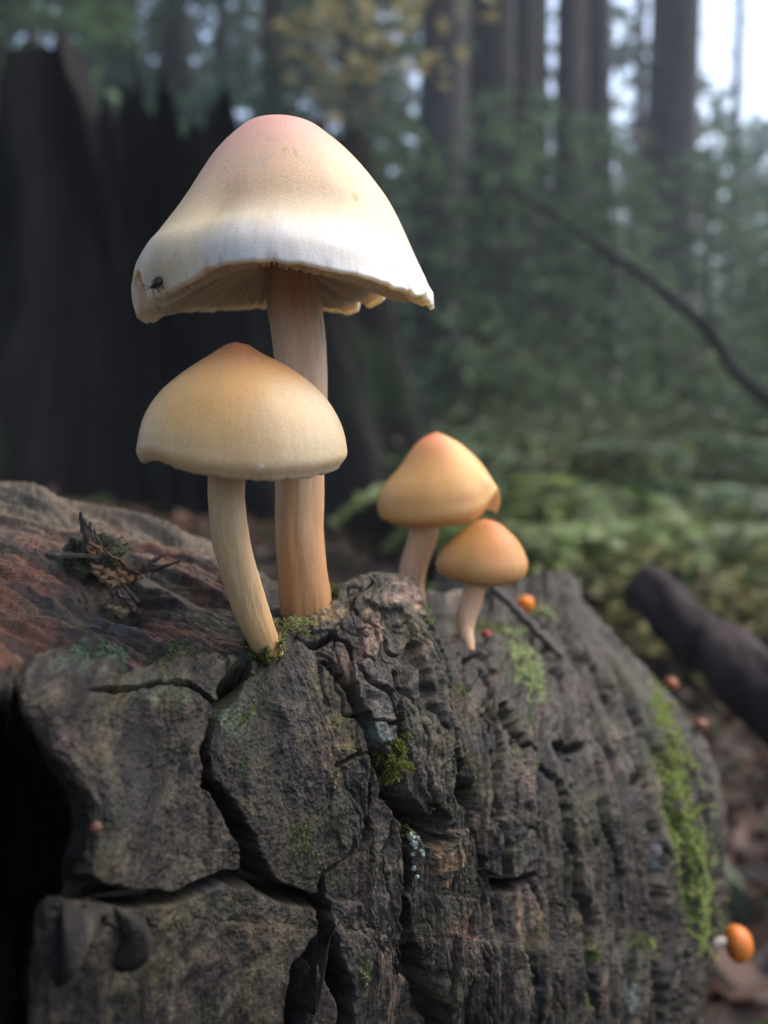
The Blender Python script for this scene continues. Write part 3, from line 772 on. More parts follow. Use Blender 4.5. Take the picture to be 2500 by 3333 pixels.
RIM1 = [(-180, .0), (-165, .04), (-150, .10), (-134, .12), (-120, .2), (-107, .38), (-95, .45), (-80, .42), (-60, .27), (-40, .14), (-20, .04), (0, 0), (14, .2), (30, .36), (45, .34), (60, .2), (80, .35), (100, .38), (120, .32), (140, .26), (155, .16), (166, -.02), (174, -.04), (180, .0)]
NOTCH1 = [(-180, 0), (-172, .05), (-165, .45), (-159, .62), (-154, .45), (-149, .12), (-143, 0), (-36, 0), (-33, .06), (-30, 0), (-23, 0), (-20.5, .12), (-18, .02), (-12, .0), (-9, .16), (-6, .02), (2, 0), (6, .12), (9, .0), (14, .1), (18, 0), (36, .1), (43, .45), (45.5, .1), (52, 0), (55, .05), (57, .42), (59, .02), (64, -.03), (70, 0), (180, 0)]
D1 = 0.147
m1 = tag(empty('mushroom', P(990, 1960, D1)), 'tallest cream mushroom with a wide bell cap, white rim and visible gills', 'mushroom', 'pale capped mushrooms on the stump')
cap1, CAP1, UND1 = build_cap(m1, 905, D1,
    [(905, 370), (850, 378), (790, 405), (700, 490), (600, 640), (520, 745), (462, 815), (437, 880), (428, 960), (448, 1040)],
    [(905, 370), (960, 380), (1010, 395), (1100, 460), (1180, 540), (1260, 645), (1310, 740), (1350, 830), (1390, 915), (1428, 1010)],
    RIM1, cap1_colour, flare1, wobble=0.015, ns=150, nt=480, rs=0.0042, rise=0.0055, n_gills=150, gill_h=0.0013, seed=1, thick=0.0007, edge_amp=0.0004, notch=NOTCH1)
def stem1_colour(t, a, ring, st, lump):
    c = mix3([(0, (0.681, 0.407, 0.225)), (0.25, (0.711, 0.461, 0.278)), (0.55, (0.720, 0.445, 0.239)), (0.8, (0.662, 0.346, 0.146)), (1, (0.487, 0.215, 0.073))], t + 0.05 * lump)
    c = lerp(c, np.array([0.84, 0.73, 0.55]), 0.3 * sstep(0.05, 0.5, st + 0.3 * sstep(0, 1, np.sin(a - 0.5))) * (1 - sstep(0.5, .8, t)))
    brown = sstep(0.55, 0.8, thn(a, t, 9, 5, 33)) * sstep(0.05, .2, t) * (1 - sstep(.4, .6, t))
    c = lerp(c, np.array([0.36, 0.19, 0.09]), 0.7 * brown)
    return c * (1 + 0.03 * st[..., None])
build_stem(m1, [(935, 700), (944, 830), (955, 960), (972, 1100), (980, 1250), (980, 1400), (975, 1560), (975, 1720), (985, 1850), (995, 1960), (1000, 2050)], [92, 88, 86, 87, 86, 82, 79, 77, 80, 84, 80],
           [14.7, 14.7, 14.7, 14.7, 14.7, 14.7, 14.7, 14.7, 14.75, 14.8, 14.9], stem1_colour, n=200, seed=3)

# --- the one in front of it
def cap2_colour(s, th, r, z):
    n = thn(th, s, 1.3, 2.5, 11); f = thn(th, s, 24, 3, 12, 3); f2 = thn(th, s, 60, 9, 15, 2)
    deg = np.degrees(th)
    c = mix3([(0, (0.690, 0.233, 0.089)), (0.12, (0.731, 0.281, 0.112)), (0.28, (0.792, 0.384, 0.155)), (0.45, (0.812, 0.449, 0.161)), (0.68, (0.802, 0.481, 0.185)), (0.86, (0.752, 0.498, 0.238)), (1, (0.670, 0.449, 0.227))], s + 0.05 * n)
    pale = sstep(-85, -35, deg + 15 * n) * (1 - sstep(10, 60, deg)) * sstep(0.3, 0.6, s)
    c = lerp(c, np.array([0.80, 0.67, 0.45]), 0.6 * pale)
    c = c * (1 + 0.05 * f * sstep(0.3, 0.8, s) + 0.03 * f2)[..., None]
    e = sstep(0.95, 0.985, s) * sstep(0.1, 0.4, f)
    c = lerp(c, np.array([0.42, 0.30, 0.2]), 0.5 * e)
    for dg, ss, wd, ws, col, st in [(-62, .30, 1.0, .006, (.3, .16, .1), .9), (-70, .93, 1.2, .01, (.95, .93, .88), .9)]:
        c = lerp(c, np.array(col), np.clip(st * np.exp(-((deg - dg) / wd) ** 2 - ((s - ss) / ws) ** 2), 0, 1))
    return np.clip(c, 0.02, 0.95)
RIM2 = [(-180, 0.02), (-165, .03), (-150, .08), (-130, .12), (-115, .02), (-95, -.04), (-70, -.08), (-45, -.06), (-20, 0), (0, .02), (60, .3), (120, .3), (180, .02)]
D2 = 0.128
m2 = tag(empty('mushroom', P(875, 2110, 0.136)), 'medium cream mushroom with a tan tipped domed cap overlapping the tall stem', 'mushroom', 'pale capped mushrooms on the stump')
def tuck(a): return lambda s, th: -a * sstep(0.88, 1, s) ** 2 + 0.0 * th
cap2, CAP2, UND2 = build_cap(m2, 778, D2,
    [(778, 1113), (740, 1122), (690, 1150), (600, 1207), (520, 1275), (470, 1350), (449, 1425), (444, 1475), (452, 1502)],
    [(778, 1113), (815, 1124), (850, 1148), (950, 1200), (1040, 1272), (1092, 1342), (1121, 1412), (1130, 1480), (1118, 1528)],
    RIM2, cap2_colour, tuck(0.05), wobble=0.02, ns=120, nt=360, rs=0.0030, rise=0.004, n_gills=60, gill_h=0.0012, seed=2)
def stem2_colour(t, a, ring, st, lump):
    c = mix3([(0, (0.622, 0.383, 0.175)), (0.3, (0.659, 0.429, 0.213)), (0.6, (0.679, 0.444, 0.213)), (0.85, (0.622, 0.352, 0.136)), (1, (0.396, 0.169, 0.052))], t + 0.05 * lump)
    c = lerp(c, np.array([0.85, 0.73, 0.50]), 0.18 * sstep(-0.2, 0.8, st))
    return c * (1 + 0.03 * st[..., None])
build_stem(m2, [(735, 1440), (738, 1540), (738, 1640), (750, 1750), (775, 1850), (805, 1950), (842, 2050), (880, 2130), (895, 2170)], [56, 60, 60, 60, 58, 57, 52, 44, 40],
           [12.8, 12.8, 12.85, 12.9, 13.0, 13.15, 13.3, 13.5, 13.7], stem2_colour, n=160, seed=7)

# --- the two further back
def cap3_colour(s, th, r, z):
    n = thn(th, s, 1.3, 2.5, 21); f = thn(th, s, 22, 3, 22, 3); deg = np.degrees(th)
    c = mix3([(0, (0.908, 0.286, 0.125)), (0.15, (0.930, 0.362, 0.157)), (0.35, (0.930, 0.466, 0.157)), (0.6, (0.930, 0.501, 0.169)), (0.85, (0.885, 0.492, 0.181)), (1, (0.749, 0.397, 0.138))], s + 0.05 * n)
    c = lerp(c, np.array([0.84, 0.52, 0.15]), 0.6 * sstep(-75, -45, deg) * (1 - sstep(20, 60, deg)) * (1 - sstep(.55, .75, s)))
    c = lerp(c, np.array([0.84, 0.48, 0.10]), 0.7 * np.exp(-((deg + 82) / 6) ** 2 - ((s - .62) / .03) ** 2))
    return np.clip(c * (1 + 0.04 * f)[..., None], 0.02, 0.95)
RIM3 = [(-180, 0), (-150, -.02), (-120, -.05), (-90, -.06), (-60, -.06), (-45, .05), (-33, .3), (-24, .42), (-14, .2), (-6, 0), (0, 0), (40, .2), (90, .3), (140, .2), (180, 0)]
D3 = 0.196
m3 = tag(empty('mushroom', P(1345, 1950, D3)), 'blurred orange cream mushroom with a pink tipped cap, behind the bark mound', 'mushroom', 'pale capped mushrooms on the stump')
build_cap(m3, 1420, D3,
    [(1420, 1407), (1390, 1418), (1350, 1450), (1300, 1520), (1250, 1580), (1230, 1625), (1234, 1680), (1262, 1702)],
    [(1420, 1407), (1455, 1420), (1500, 1445), (1560, 1500), (1605, 1565), (1627, 1610), (1626, 1640), (1618, 1668)],
    RIM3, cap3_colour, tuck(0.04), wobble=0.02, ns=80, nt=220, rs=0.003, rise=0.004, n_gills=36, gill_h=0.0012, seed=5)
def stem3_colour(t, a, ring, st, lump):
    c = mix3([(0, (0.712, 0.356, 0.158)), (0.4, (0.846, 0.492, 0.273)), (1, (0.846, 0.525, 0.287))], t)
    return c * (1 + 0.08 * st[..., None])
build_stem(m3, [(1390, 1650), (1380, 1730), (1362, 1790), (1345, 1850), (1340, 1900), (1345, 1960), (1350, 2020)], [48, 47, 46, 44, 42, 40, 38], [19.6] * 7, stem3_colour, n=90, nseg=40, seed=9)
def cap4_colour(s, th, r, z):
    n = thn(th, s, 1.3, 2.5, 31); f = thn(th, s, 22, 3, 32, 3); deg = np.degrees(th)
    c = mix3([(0, (0.617, 0.172, 0.026)), (0.2, (0.673, 0.218, 0.035)), (0.45, (0.729, 0.295, 0.066)), (0.7, (0.747, 0.372, 0.132)), (0.9, (0.729, 0.386, 0.150)), (1, (0.654, 0.308, 0.097))], s + 0.05 * n)
    lf = 1 - sstep(-120, -80, deg)
    c = lerp(c, np.array([0.56, 0.32, 0.10]), 0.5 * lf * (deg < 0))
    return np.clip(c * (1 + 0.04 * f)[..., None], 0.02, 0.95)
D4 = 0.184
m4 = tag(empty('mushroom', P(1525, 2085, D4)), 'smallest blurred mushroom with an orange brown cap on a thin tapering stem', 'mushroom', 'pale capped mushrooms on the stump')
build_cap(m4, 1585, D4,
    [(1585, 1688), (1555, 1695), (1520, 1715), (1470, 1755), (1430, 1800), (1418, 1835), (1428, 1862), (1450, 1878)],
    [(1585, 1688), (1615, 1698), (1645, 1718), (1690, 1765), (1714, 1815), (1718, 1845), (1708, 1875), (1685, 1893)],
    [(-180, 0), (-90, -.05), (0, 0), (90, .15), (180, 0)], cap4_colour, tuck(0.05), wobble=0.02, ns=70, nt=200, rs=0.002, rise=0.003, n_gills=30, gill_h=0.0010, seed=6)
build_stem(m4, [(1560, 1850), (1548, 1905), (1535, 1955), (1518, 2005), (1515, 2050), (1525, 2090), (1532, 2120)], [30, 32, 34, 34, 28, 20, 14], [18.4, 18.4, 18.35, 18.3, 18.2, 18.0, 17.9], stem3_colour, n=80, nseg=36, seed=12)

# --- tiny orange ones
def little(px, py, d, half, height, lean, label, stem_to=None, hue=(0.80, 0.24, 0.02), seat=False):
    if stem_to: d = project(surface_at(*stem_to)[0][None])[2][0] + 0.002
    c = P(px, py, d); rr = half * d / F; hh = height * d / F
    if seat:
        root, nn = surface_at(*stem_to); c = root + nn * hh * 1.1; lean = tuple(nn * 0.7 + np.array([0, 0, 0.5]))
    t = np.linspace(0, 1, 16); th = np.linspace(0, 2 * np.pi, 32, endpoint=False)
    ang = t * 0.86 * np.pi
    pr = rr * np.sin(ang) ** 0.9; pz = hh * np.cos(ang) * np.where(t > 0.58, 0.75, 1.0)
    q = np.stack([pr[:, None] * np.cos(th), pr[:, None] * np.sin(th), np.broadcast_to(pz[:, None], (16, 32))], -1).reshape(-1, 3)
    rot = np.array(Vector(lean).normalized().to_track_quat('Z', 'Y').to_matrix())
    q = q @ rot.T + c
    root, nn = (surface_at(*stem_to) if stem_to else surface_at(px, py))
    e = tag(empty('orange_mushroom', root), label, 'mushroom', 'tiny orange mushrooms on the stump')
    tc = mix3([(0, np.array(hue) * 1.05), (.6, hue), (1, np.array(hue) * 0.8)], np.broadcast_to(t[:, None], (16, 32))).reshape(-1, 3)
    obj('cap', q, grid_faces(16, 32, True)[:, ::-1], M_CAP, e, True, tc)
    neck = c - rot[:, 2] * hh * 0.5
    path = catmull([neck, (neck + root) / 2 + np.array([0, 0, 0.0006]), root - nn * 0.002], 12)
    v, f = tube(path, rr * 0.28, 12)
    link('stem', mesh_mixed('stem', v, f, M_STEM, True, np.broadcast_to([0.45, 0.38, 0.32] if not seat else np.array(hue) * 0.9, v.shape)), e)
little(1712, 1968, 0.235, 28, 30, (-0.1, -0.3, 1), 'tiny bright orange button on the far crest of the stump beside the grey twig', (1712, 2000))
little(2398, 3072, 0.262, 58, 50, (1.0, -0.25, 0.15), 'round orange mushroom with a white stalk poking from the mossy side of the stump', (2332, 3068), (0.66, 0.20, 0.03))
little(2190, 2155, 0.265, 22, 20, (0.5, -0.3, 0.8), 'dull small orange mushroom on the stump rim beside the fallen limb', (2165, 2235), (0.32, 0.11, 0.04), True)
little(2275, 2345, 0.255, 18, 16, (0.6, -0.4, 0.6), 'faint small orange brown mushroom above the mossy streak', (2262, 2365), (0.24, 0.11, 0.05), True)
little(1575, 2042, 0.20, 14, 14, (0, -0.4, 1), 'pinhead red mushroom button in the hollow behind the smallest stem', (1575, 2060), (0.35, 0.05, 0.04), True)
little(290, 2685, 0.098, 20, 13, (-0.6, -0.5, 0.4), 'blurred red orange button on the edge of the dark hollow', (318, 2690), (0.08, 0.032, 0.02), True)

# ------------------------------------------------------------------ the beetle on the tall cap
def beetle():
    q, w, d = project(CAP1.reshape(-1, 3))
    front = d < D1 - 0.004
    k = int(np.argmin(np.where(front, (q - 520) ** 2 + (w - 928) ** 2, 1e12)))
    c = CAP1.reshape(-1, 3)[k]
    nn = (c - np.array([P(905, 900, D1)[0], D1, c[2] - 0.012])); nn /= np.linalg.norm(nn)
    ax = RT * 0.96 + UP * 0.18; ax -= nn * (ax @ nn); ax /= np.linalg.norm(ax)
    sd_ = np.cross(nn, ax)
    Lh, Wd, Hh = 0.00135, 0.00088, 0.0007
    t = np.linspace(0, 1, 22); th = np.linspace(0, 2 * np.pi, 20, endpoint=False)
    prof = np.interp(t, [0, .04, .12, .2, .25, .33, .5, .7, .88, .97, 1], [0, .28, .42, .40, .62, .9, 1, .96, .7, .3, 0])
    X = (1 - 2 * t)[:, None] * Lh * -1
    v = c + nn * Hh * 0.8 + ax * 0 + (X[..., None] * ax) + (prof[:, None] * Wd * np.cos(th))[..., None] * sd_ + (prof[:, None] * Hh * np.maximum(np.sin(th), -0.55))[..., None] * nn
    e = tag(empty('beetle', c), 'tiny dark brown beetle sitting on the rim of the tall cap', 'insect')
    obj('body', v.reshape(-1, 3), grid_faces(22, 20, True), M_BEETLE, e, True, np.broadcast_to([0.035, 0.02, 0.018], (440, 3)))
    for sgn in (-1, 1):
        for xo in (-0.45, 0.05, 0.5):
            a = c + nn * Hh * 0.6 + ax * Lh * xo + sd_ * sgn * Wd * 0.6
            b = a + sd_ * sgn * Wd * 0.75 + nn * Hh * 0.35 + ax * Lh * 0.3 * xo
            f_ = c + ax * Lh * (xo * 1.6) + sd_ * sgn * Wd * 2.0 + nn * 0.0001
            tube_obj('leg', catmull([a, b, f_], 6), 0.00007, M_BEETLE, e, 5, np.broadcast_to([0.05, 0.03, 0.02], (32, 3)))
        a = c + nn * Hh * 0.9 - ax * Lh * 0.95
        tube_obj('antenna', catmull([a, a - ax * Lh * 0.35 + nn * Hh * 0.5 + sd_ * sgn * Wd * .4, a - ax * Lh * 0.6 + nn * Hh * 1.3 + sd_ * sgn * Wd * .6], 6), 0.00005, M_BEETLE, e, 5, np.broadcast_to([0.05, 0.03, 0.02], (32, 3)))
beetle()

# ------------------------------------------------------------------ moss, splinters and twigs on the stump
def blades(pos, nrm, length, width, col, colvar=0.35, spread=0.9, droop=0.0):
    n = len(pos)
    d = nrm + spread * RNG.normal(size=(n, 3)); d /= np.linalg.norm(d, axis=1)[:, None]
    d[:, 2] -= droop
    sd_ = np.cross(d, RNG.normal(size=(n, 3))); sd_ /= np.linalg.norm(sd_, axis=1)[:, None]
    L = length * (0.5 + RNG.rand(n))[:, None]; W = width * (0.6 + 0.8 * RNG.rand(n))[:, None]
    mid = pos + d * L * 0.5 + nrm * L * 0.12
    tip = pos + d * L
    v = np.stack([pos, mid + sd_ * W, tip, mid - sd_ * W], 1).reshape(-1, 3)
    f = np.arange(4 * n).reshape(-1, 4)
    c = np.asarray(col)[None] * (1 + colvar * RNG.normal(size=(n, 1))) * np.array([1, 1, 1]) + 0.15 * np.asarray(col)[None] * RNG.normal(size=(n, 3)) * [1, .3, .6]
    c = np.clip(c, 0.01, 0.6).repeat(4, 0)
    return v, f, c
def moss_object(label, sel_mask, count, length, width, col):
    w = (moss_w * sel_mask)[:-1, :-1]
    area = np.linalg.norm(np.cross(SURF[1:, :-1] - SURF[:-1, :-1], SURF[:-1, 1:] - SURF[:-1, :-1]), axis=2)
    pr = (w * area).ravel()
    if pr.sum() <= 0: return
    k = RNG.choice(len(pr), size=count, p=pr / pr.sum())
    i, j = np.divmod(k, NC - 1)
    a, b = RNG.rand(count, 1), RNG.rand(count, 1)
    pos = SURF[i, j] + a * (SURF[i + 1, j] - SURF[i, j]) + b * (SURF[i, j + 1] - SURF[i, j])
    v, f, c = blades(pos - SN[i, j] * 0.0003, SN[i, j], length, width, col)
    tag(obj('moss', v, f, M_MOSS, None, False, c), label, 'moss', kind='stuff')
moss_object('bright green moss streak running down the right flank of the stump', (PX > 2100) & (U2 > 11), 22000, 0.0010, 0.00026, (0.33, 0.41, 0.11))
moss_object('light green moss cushion on the crest behind the smallest mushroom', (PX > 1640) & (PX < 1800) & (PY < 2300), 7000, 0.0009, 0.00025, (0.42, 0.52, 0.22))
moss_object('small green moss tufts dotted over the cracked bark', ((PX < 1640) | (PY > 2300)) & (PX < 2120) & (PX > 800), 12000, 0.0006, 0.00017, (0.17, 0.21, 0.06))
moss_object('thin grey green moss film on the left bark edge', (PX < 800), 4000, 0.0005, 0.00015, (0.09, 0.12, 0.05))
def tuft(label, centre_px, n, rad, length, width, col, spread=0.7):
    c, nn = surface_at(*centre_px)
    pos = []; nr = []
    for k in range(n):
        q, m = c + RNG.normal(size=3) * rad, nn
        pos.append(q); nr.append(m)
    v, f, cc = blades(np.array(pos), np.array(nr), length, width, col, spread=spread)
    return v, f, cc
def feather_moss(label, anchors, col, n_stems, L):
    S = Soup()
    for (px, py) in anchors:
        c, nn = surface_at(px, py)
        for k in range(n_stems):
            d = nn + 0.8 * RNG.normal(size=3) + np.array([-0.25, -0.2, 0.35]); d /= np.linalg.norm(d)
            ln = L * (0.5 + 0.8 * RNG.rand())
            base = c + RNG.normal(size=3) * 0.0009 - nn * 0.0004
            tip = base + d * ln + np.array([0, 0, -0.15 * ln])
            t = np.linspace(0.05, 1, 22)[:, None]
            q = base + (tip - base) * t + np.array([0, 0, 0.15 * ln]) * (t * (1 - t)) * 4
            v, f, cc = blades(q.repeat(3, 0), np.broadcast_to(d, (66, 3)) * 0.8, 0.0010, 0.00012, col, spread=0.6)
            S.add(v, f, cc)
    tag(link('moss', S.mesh('moss', M_MOSS, False)), label, 'moss', kind='stuff')
feather_moss('feathery green moss sprig at the foot of the medium mushroom', [(930, 2045), (950, 2010), (965, 1990), (930, 2085)], (0.30, 0.32, 0.12), 4, 0.0034)
feather_moss('tiny moss sprigs along the rim below the tall stem', [(1010, 1960), (1040, 1940), (1075, 1925), (890, 2110), (905, 2120), (870, 2125), (830, 2120)], (0.13, 0.15, 0.045), 7, 0.0018)
feather_moss('moss shoot hanging in the crack beside the pale bark flake', [(1285, 2420), (1288, 2450), (1285, 2480), (1280, 2510)], (0.17, 0.19, 0.04), 7, 0.0022)
def lichen():
    S = Soup()
    for px, py in [(1335, 2715), (1345, 2730), (1350, 2752), (1356, 2775), (1344, 2740), (1362, 2795), (1350, 2830), (1340, 2720)]:
        c, nn = surface_at(px, py)
        t = np.cross(nn, [0, 0, 1.0]); t /= np.linalg.norm(t); b = np.cross(nn, t)
        for q in range(2):
            o = c + t * RNG.normal() * 0.0005 + b * RNG.normal() * 0.0006 + nn * 0.0007
            a = np.linspace(0, 2 * np.pi, 9)[:-1]; rr = 0.00032 * (0.7 + 0.6 * RNG.rand(8))
            top = o + (rr * np.cos(a))[:, None] * t + (rr * np.sin(a))[:, None] * b + nn * 0.0002 * RNG.rand(8, 1)
            v = np.vstack([top, top - nn * 0.0006, o + nn * 0.0001])
            j = np.arange(8); j2 = (j + 1) % 8
            S.add(v, np.vstack([np.stack([j, j2, j2 + 8, j + 8], -1), np.stack([np.full(8, 16), j, j2, j2], -1)]), [0.34, 0.42, 0.36])
    tag(link('lichen', S.mesh('lichen', M_MOSS, False)), 'pale mint lichen scales lining the central bark crack', 'lichen', kind='stuff')
lichen()

def sliver(name, a, b, w, th, mat, parent, col, twist=0.0, jag=0.3):
    """a torn wood splinter from a to b"""
    a, b = np.asarray(a, float), np.asarray(b, float)
    n = 12; t = np.linspace(0, 1, n)
    d = (b - a); Ln = np.linalg.norm(d); d /= Ln
    s = np.cross(d, [0.3, -1, 0.2]); s /= np.linalg.norm(s); u = np.cross(s, d)
    ww = w * (1 - 0.75 * t ** 2) * (1 + jag * RNG.normal(size=n)); tt_ = th * (1 - 0.8 * t) * (1 + 0.2 * RNG.normal(size=n)) + 0.0001
    bend = (RNG.rand() - 0.5) * 0.25 * Ln
    c = a + d * (t * Ln)[:, None] + u * (bend * t * (1 - t) * 4)[:, None] + s * (RNG.normal(size=n) * w * 0.15)[:, None]
    v = np.stack([c + s * ww[:, None] + u * tt_[:, None] * 0.4, c + u * tt_[:, None], c - s * ww[:, None] + u * tt_[:, None] * 0.2, c - u * tt_[:, None]], 1).reshape(-1, 3)
    i = np.arange(n - 1)[:, None] * 4; j = np.arange(4)[None]; j2 = (j + 1) % 4
    f = np.stack([i + j, i + j2, i + 4 + j2, i + 4 + j], -1).reshape(-1, 4)
    cc = np.asarray(col) * (1 + 0.3 * RNG.normal(size=(len(v), 1)))
    return obj(name, v, f, mat, parent, False, np.clip(cc, 0.01, 0.6))
def knot():
    c, nn = surface_at(275, 1880)
    d = project(c[None])[2][0]
    # mossy torn lump, leaning left and ragged on top
    th = np.linspace(0, 2 * np.pi, 80, endpoint=False); ph = np.linspace(0.02, 1, 44)
    X = np.cos(th)[None] * np.sin(ph * 1.9)[:, None]; Y = np.sin(th)[None] * np.sin(ph * 1.9)[:, None]; Z = np.broadcast_to(np.cos(ph * 1.9)[:, None], X.shape)
    q = np.stack([X * 0.0052, Y * 0.0035, Z * 0.0052], -1)
    q[..., 0] += 0.45 * q[..., 2]
    dsp = fbm(q.reshape(-1, 3) * np.array([300, 300, 200]), 5, 0.6).reshape(X.shape)
    q = q * (1 + 0.42 * dsp[..., None])
    v = (c + np.array([-0.0012, 0.003, 0.0012]) + q).reshape(-1, 3)
    tc = lerp(np.broadcast_to(np.array([0.035, 0.028, 0.020]), q.shape), np.array([0.080, 0.080, 0.036]), sstep(-0.3, 0.3, dsp))
    kn = obj('torn_knot', v, grid_faces(44, 80, True), M_BARK, stump, True, tc.reshape(-1, 3))
    for a, b, w, t, col in [((318, 1870), (258, 1668), .0011, .0007, (.07, .055, .045)), ((340, 1880), (275, 1690), .0013, .0007, (.19, .14, .105)), ((352, 1870), (290, 1700), .0010, .0007, (.13, .09, .07)), ((365, 1860), (305, 1725), .0009, .0006, (.16, .12, .09)),
                            ((450, 1872), (285, 1765), .0011, .0008, (.26, .13, .06)), ((430, 1878), (285, 1790), .0012, .0008, (.32, .17, .075)), ((405, 1893), (290, 1835), .0012, .0008, (.26, .16, .085)), ((380, 1905), (300, 1860), .0011, .0007, (.22, .15, .07)),
                            ((455, 1868), (330, 1785), .0009, .0006, (.10, .06, .04)), ((440, 1860), (585, 1830), .0009, .0008, (.09, .05, .035)), ((450, 1852), (535, 1806), .0007, .0005, (.13, .07, .045)), ((470, 1850), (500, 1835), .0012, .0007, (.08, .05, .04)),
                            ((222, 1956), (305, 1915), .0009, .0005, (.36, .24, .15)), ((350, 1990), (385, 1900), .0008, .0006, (.12, .10, .075)), ((435, 1980), (365, 1905), .0009, .0006, (.13, .10, .075)), ((445, 1960), (400, 1905), .0007, .0005, (.11, .08, .06)),
                            ((215, 1975), (130, 1890), .0012, .0006, (.15, .10, .075)), ((235, 1990), (160, 1915), .0009, .0005, (.19, .12, .085)), ((415, 1995), (345, 1970), .0010, .0005, (.27, .19, .10)), ((300, 1850), (235, 1760), .0010, .0006, (.07, .06, .04)), ((150, 1800), (330, 1812), .0008, .0004, (.12, .09, .06))]:
        s, m = surface_at(*a)
        A = P(a[0], a[1], d - 0.001); A = s if np.linalg.norm(s - A) < 0.012 else A
        B = P(b[0], b[1], d - 0.0025 + 0.002 * RNG.rand())
        sl = sliver('splinter', A, B, w * 0.8, t, M_WOOD, None, col)
        sl.parent = kn
    k = RNG.randint(0, 44 * 80, 2600); k = k[RNG.rand(len(k)) < np.where(v[k][:, 0] < c[0] + 0.001, 1, .35)]
    pos = v[k]; nm = pos - c; nm /= np.linalg.norm(nm, axis=1)[:, None]
    bv, bf, bc = blades(pos, nm, 0.0006, 0.00016, (0.085, 0.085, 0.035))
    tag(obj('moss', bv, bf, M_MOSS, None, False, bc), 'dark moss crust on the splintered knot of the bare wood', 'moss', kind='stuff')
knot()

def twig(name, label, a, b, da, db, r0, r1, col, cat='twig', bend=0.0):
    A = P(*a, da); B = P(*b, db)
    mid = (A + B) / 2 + np.array([0, 0, bend])
    path = catmull([A, mid, B], 24); path[1:-1] += RNG.normal(size=(22, 3)) * r0 * 0.15
    v, f = tube(path, np.linspace(r0, r1, 24), 10)
    c = np.asarray(col) * (1 + 0.25 * fbm(v * 900, 3)[:, None])
    return tag(link(name, mesh_mixed(name, v, f, M_WOOD, True, np.clip(c, .01, .6))), label, cat)
s1, _ = surface_at(1620, 1960, 0.185); s2, _ = surface_at(1815, 2130, 0.17)
d1 = project(s1[None])[2][0]; d2 = project(s2[None])[2][0]
twig('twig', 'grey twig lying across the far shoulder of the stump', (1600, 1905), (1830, 2140), d1 - 0.002, d2 - 0.002, 0.0013, 0.0012, (0.075, 0.062, 0.052))
s3, _ = surface_at(935, 1985, 0.13)
twig('twig', 'short brown twig leaning between the two pale stems', (905, 1830), (945, 2000), 0.156, project(s3[None])[2][0] + 0.001, 0.0006, 0.0007, (0.16, 0.13, 0.09))

# ------------------------------------------------------------------ the dark stump behind
def dark_stump():
    cx, cy = -0.50, 1.95
    nz, nt = 90, 200
    t = np.linspace(0, 1, nz)[:, None]; a = np.linspace(-np.pi, np.pi, nt, endpoint=False)[None]
    top = 1.00 + 0.12 * n2(np.cos(a) * 2, np.sin(a) * 2, 3, 4) + 0.13 * n2(np.cos(a) * 9, np.sin(a) * 9, 4, 4) - 0.22 * np.exp(-((a + 0.45) / 0.5) ** 2) 
    zb = -0.05
    z = zb + (top - zb) * t
    flute = n2(np.cos(a) * 6 + 0 * t, np.sin(a) * 6 + 0 * t, 5, 3) 
    fl = fbm(np.stack([np.cos(a) * 10 + 0 * t, np.sin(a) * 10 + 0 * t, z * 2.0], -1).reshape(-1, 3), 4).reshape(z.shape)
    r = 0.50 * (1 + 0.07 * flute + 0.06 * fl) + 0.34 * np.exp(-z / 0.28) * (0.7 + 0.5 * np.maximum(0, np.cos(a * 2.5 + 0.6))) - 0.05 * t
    # hollow shaped into the side facing the camera to add shade
    r = r - 0.34 * np.exp(-((a + 1.45) / 0.55) ** 2) * sstep(0.0, 0.2, t) * (1 - 0.35 * sstep(0.75, 1, t))
    x = cx + r * np.cos(a); y = cy + r * np.sin(a)
    out = np.stack([x, y, z], -1)
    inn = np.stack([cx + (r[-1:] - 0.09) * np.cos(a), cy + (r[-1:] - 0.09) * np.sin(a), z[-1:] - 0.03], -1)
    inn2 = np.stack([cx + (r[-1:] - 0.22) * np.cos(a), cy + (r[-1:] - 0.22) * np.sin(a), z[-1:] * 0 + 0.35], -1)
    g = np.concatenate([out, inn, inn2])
    c = lerp(np.broadcast_to(np.array([0.004, 0.004, 0.0035]), out.shape), np.array([0.012, 0.011, 0.009]), sstep(-0.2, 0.5, fl))  # near-black tint carries the deep shade this stump stands in
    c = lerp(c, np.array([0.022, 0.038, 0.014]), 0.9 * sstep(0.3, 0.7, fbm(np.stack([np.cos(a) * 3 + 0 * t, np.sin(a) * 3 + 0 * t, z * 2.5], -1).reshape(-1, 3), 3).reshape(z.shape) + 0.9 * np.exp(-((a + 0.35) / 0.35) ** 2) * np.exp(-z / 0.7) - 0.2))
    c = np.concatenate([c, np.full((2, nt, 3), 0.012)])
    e = tag(empty('dark_stump', (cx, cy, 0)), 'big old stump, shade painted into its near-black colour, out of focus behind the mushrooms', 'stump')
    obj('trunk', out.reshape(-1, 3), grid_faces(nz, nt, True), M_DARKWOOD, e, True, c[:nz].reshape(-1, 3))
    obj('hollow_rim', g[nz - 1:].reshape(-1, 3), grid_faces(3, nt, True), M_DARKWOOD, e, True, np.full((3 * nt, 3), 0.007))
dark_stump()

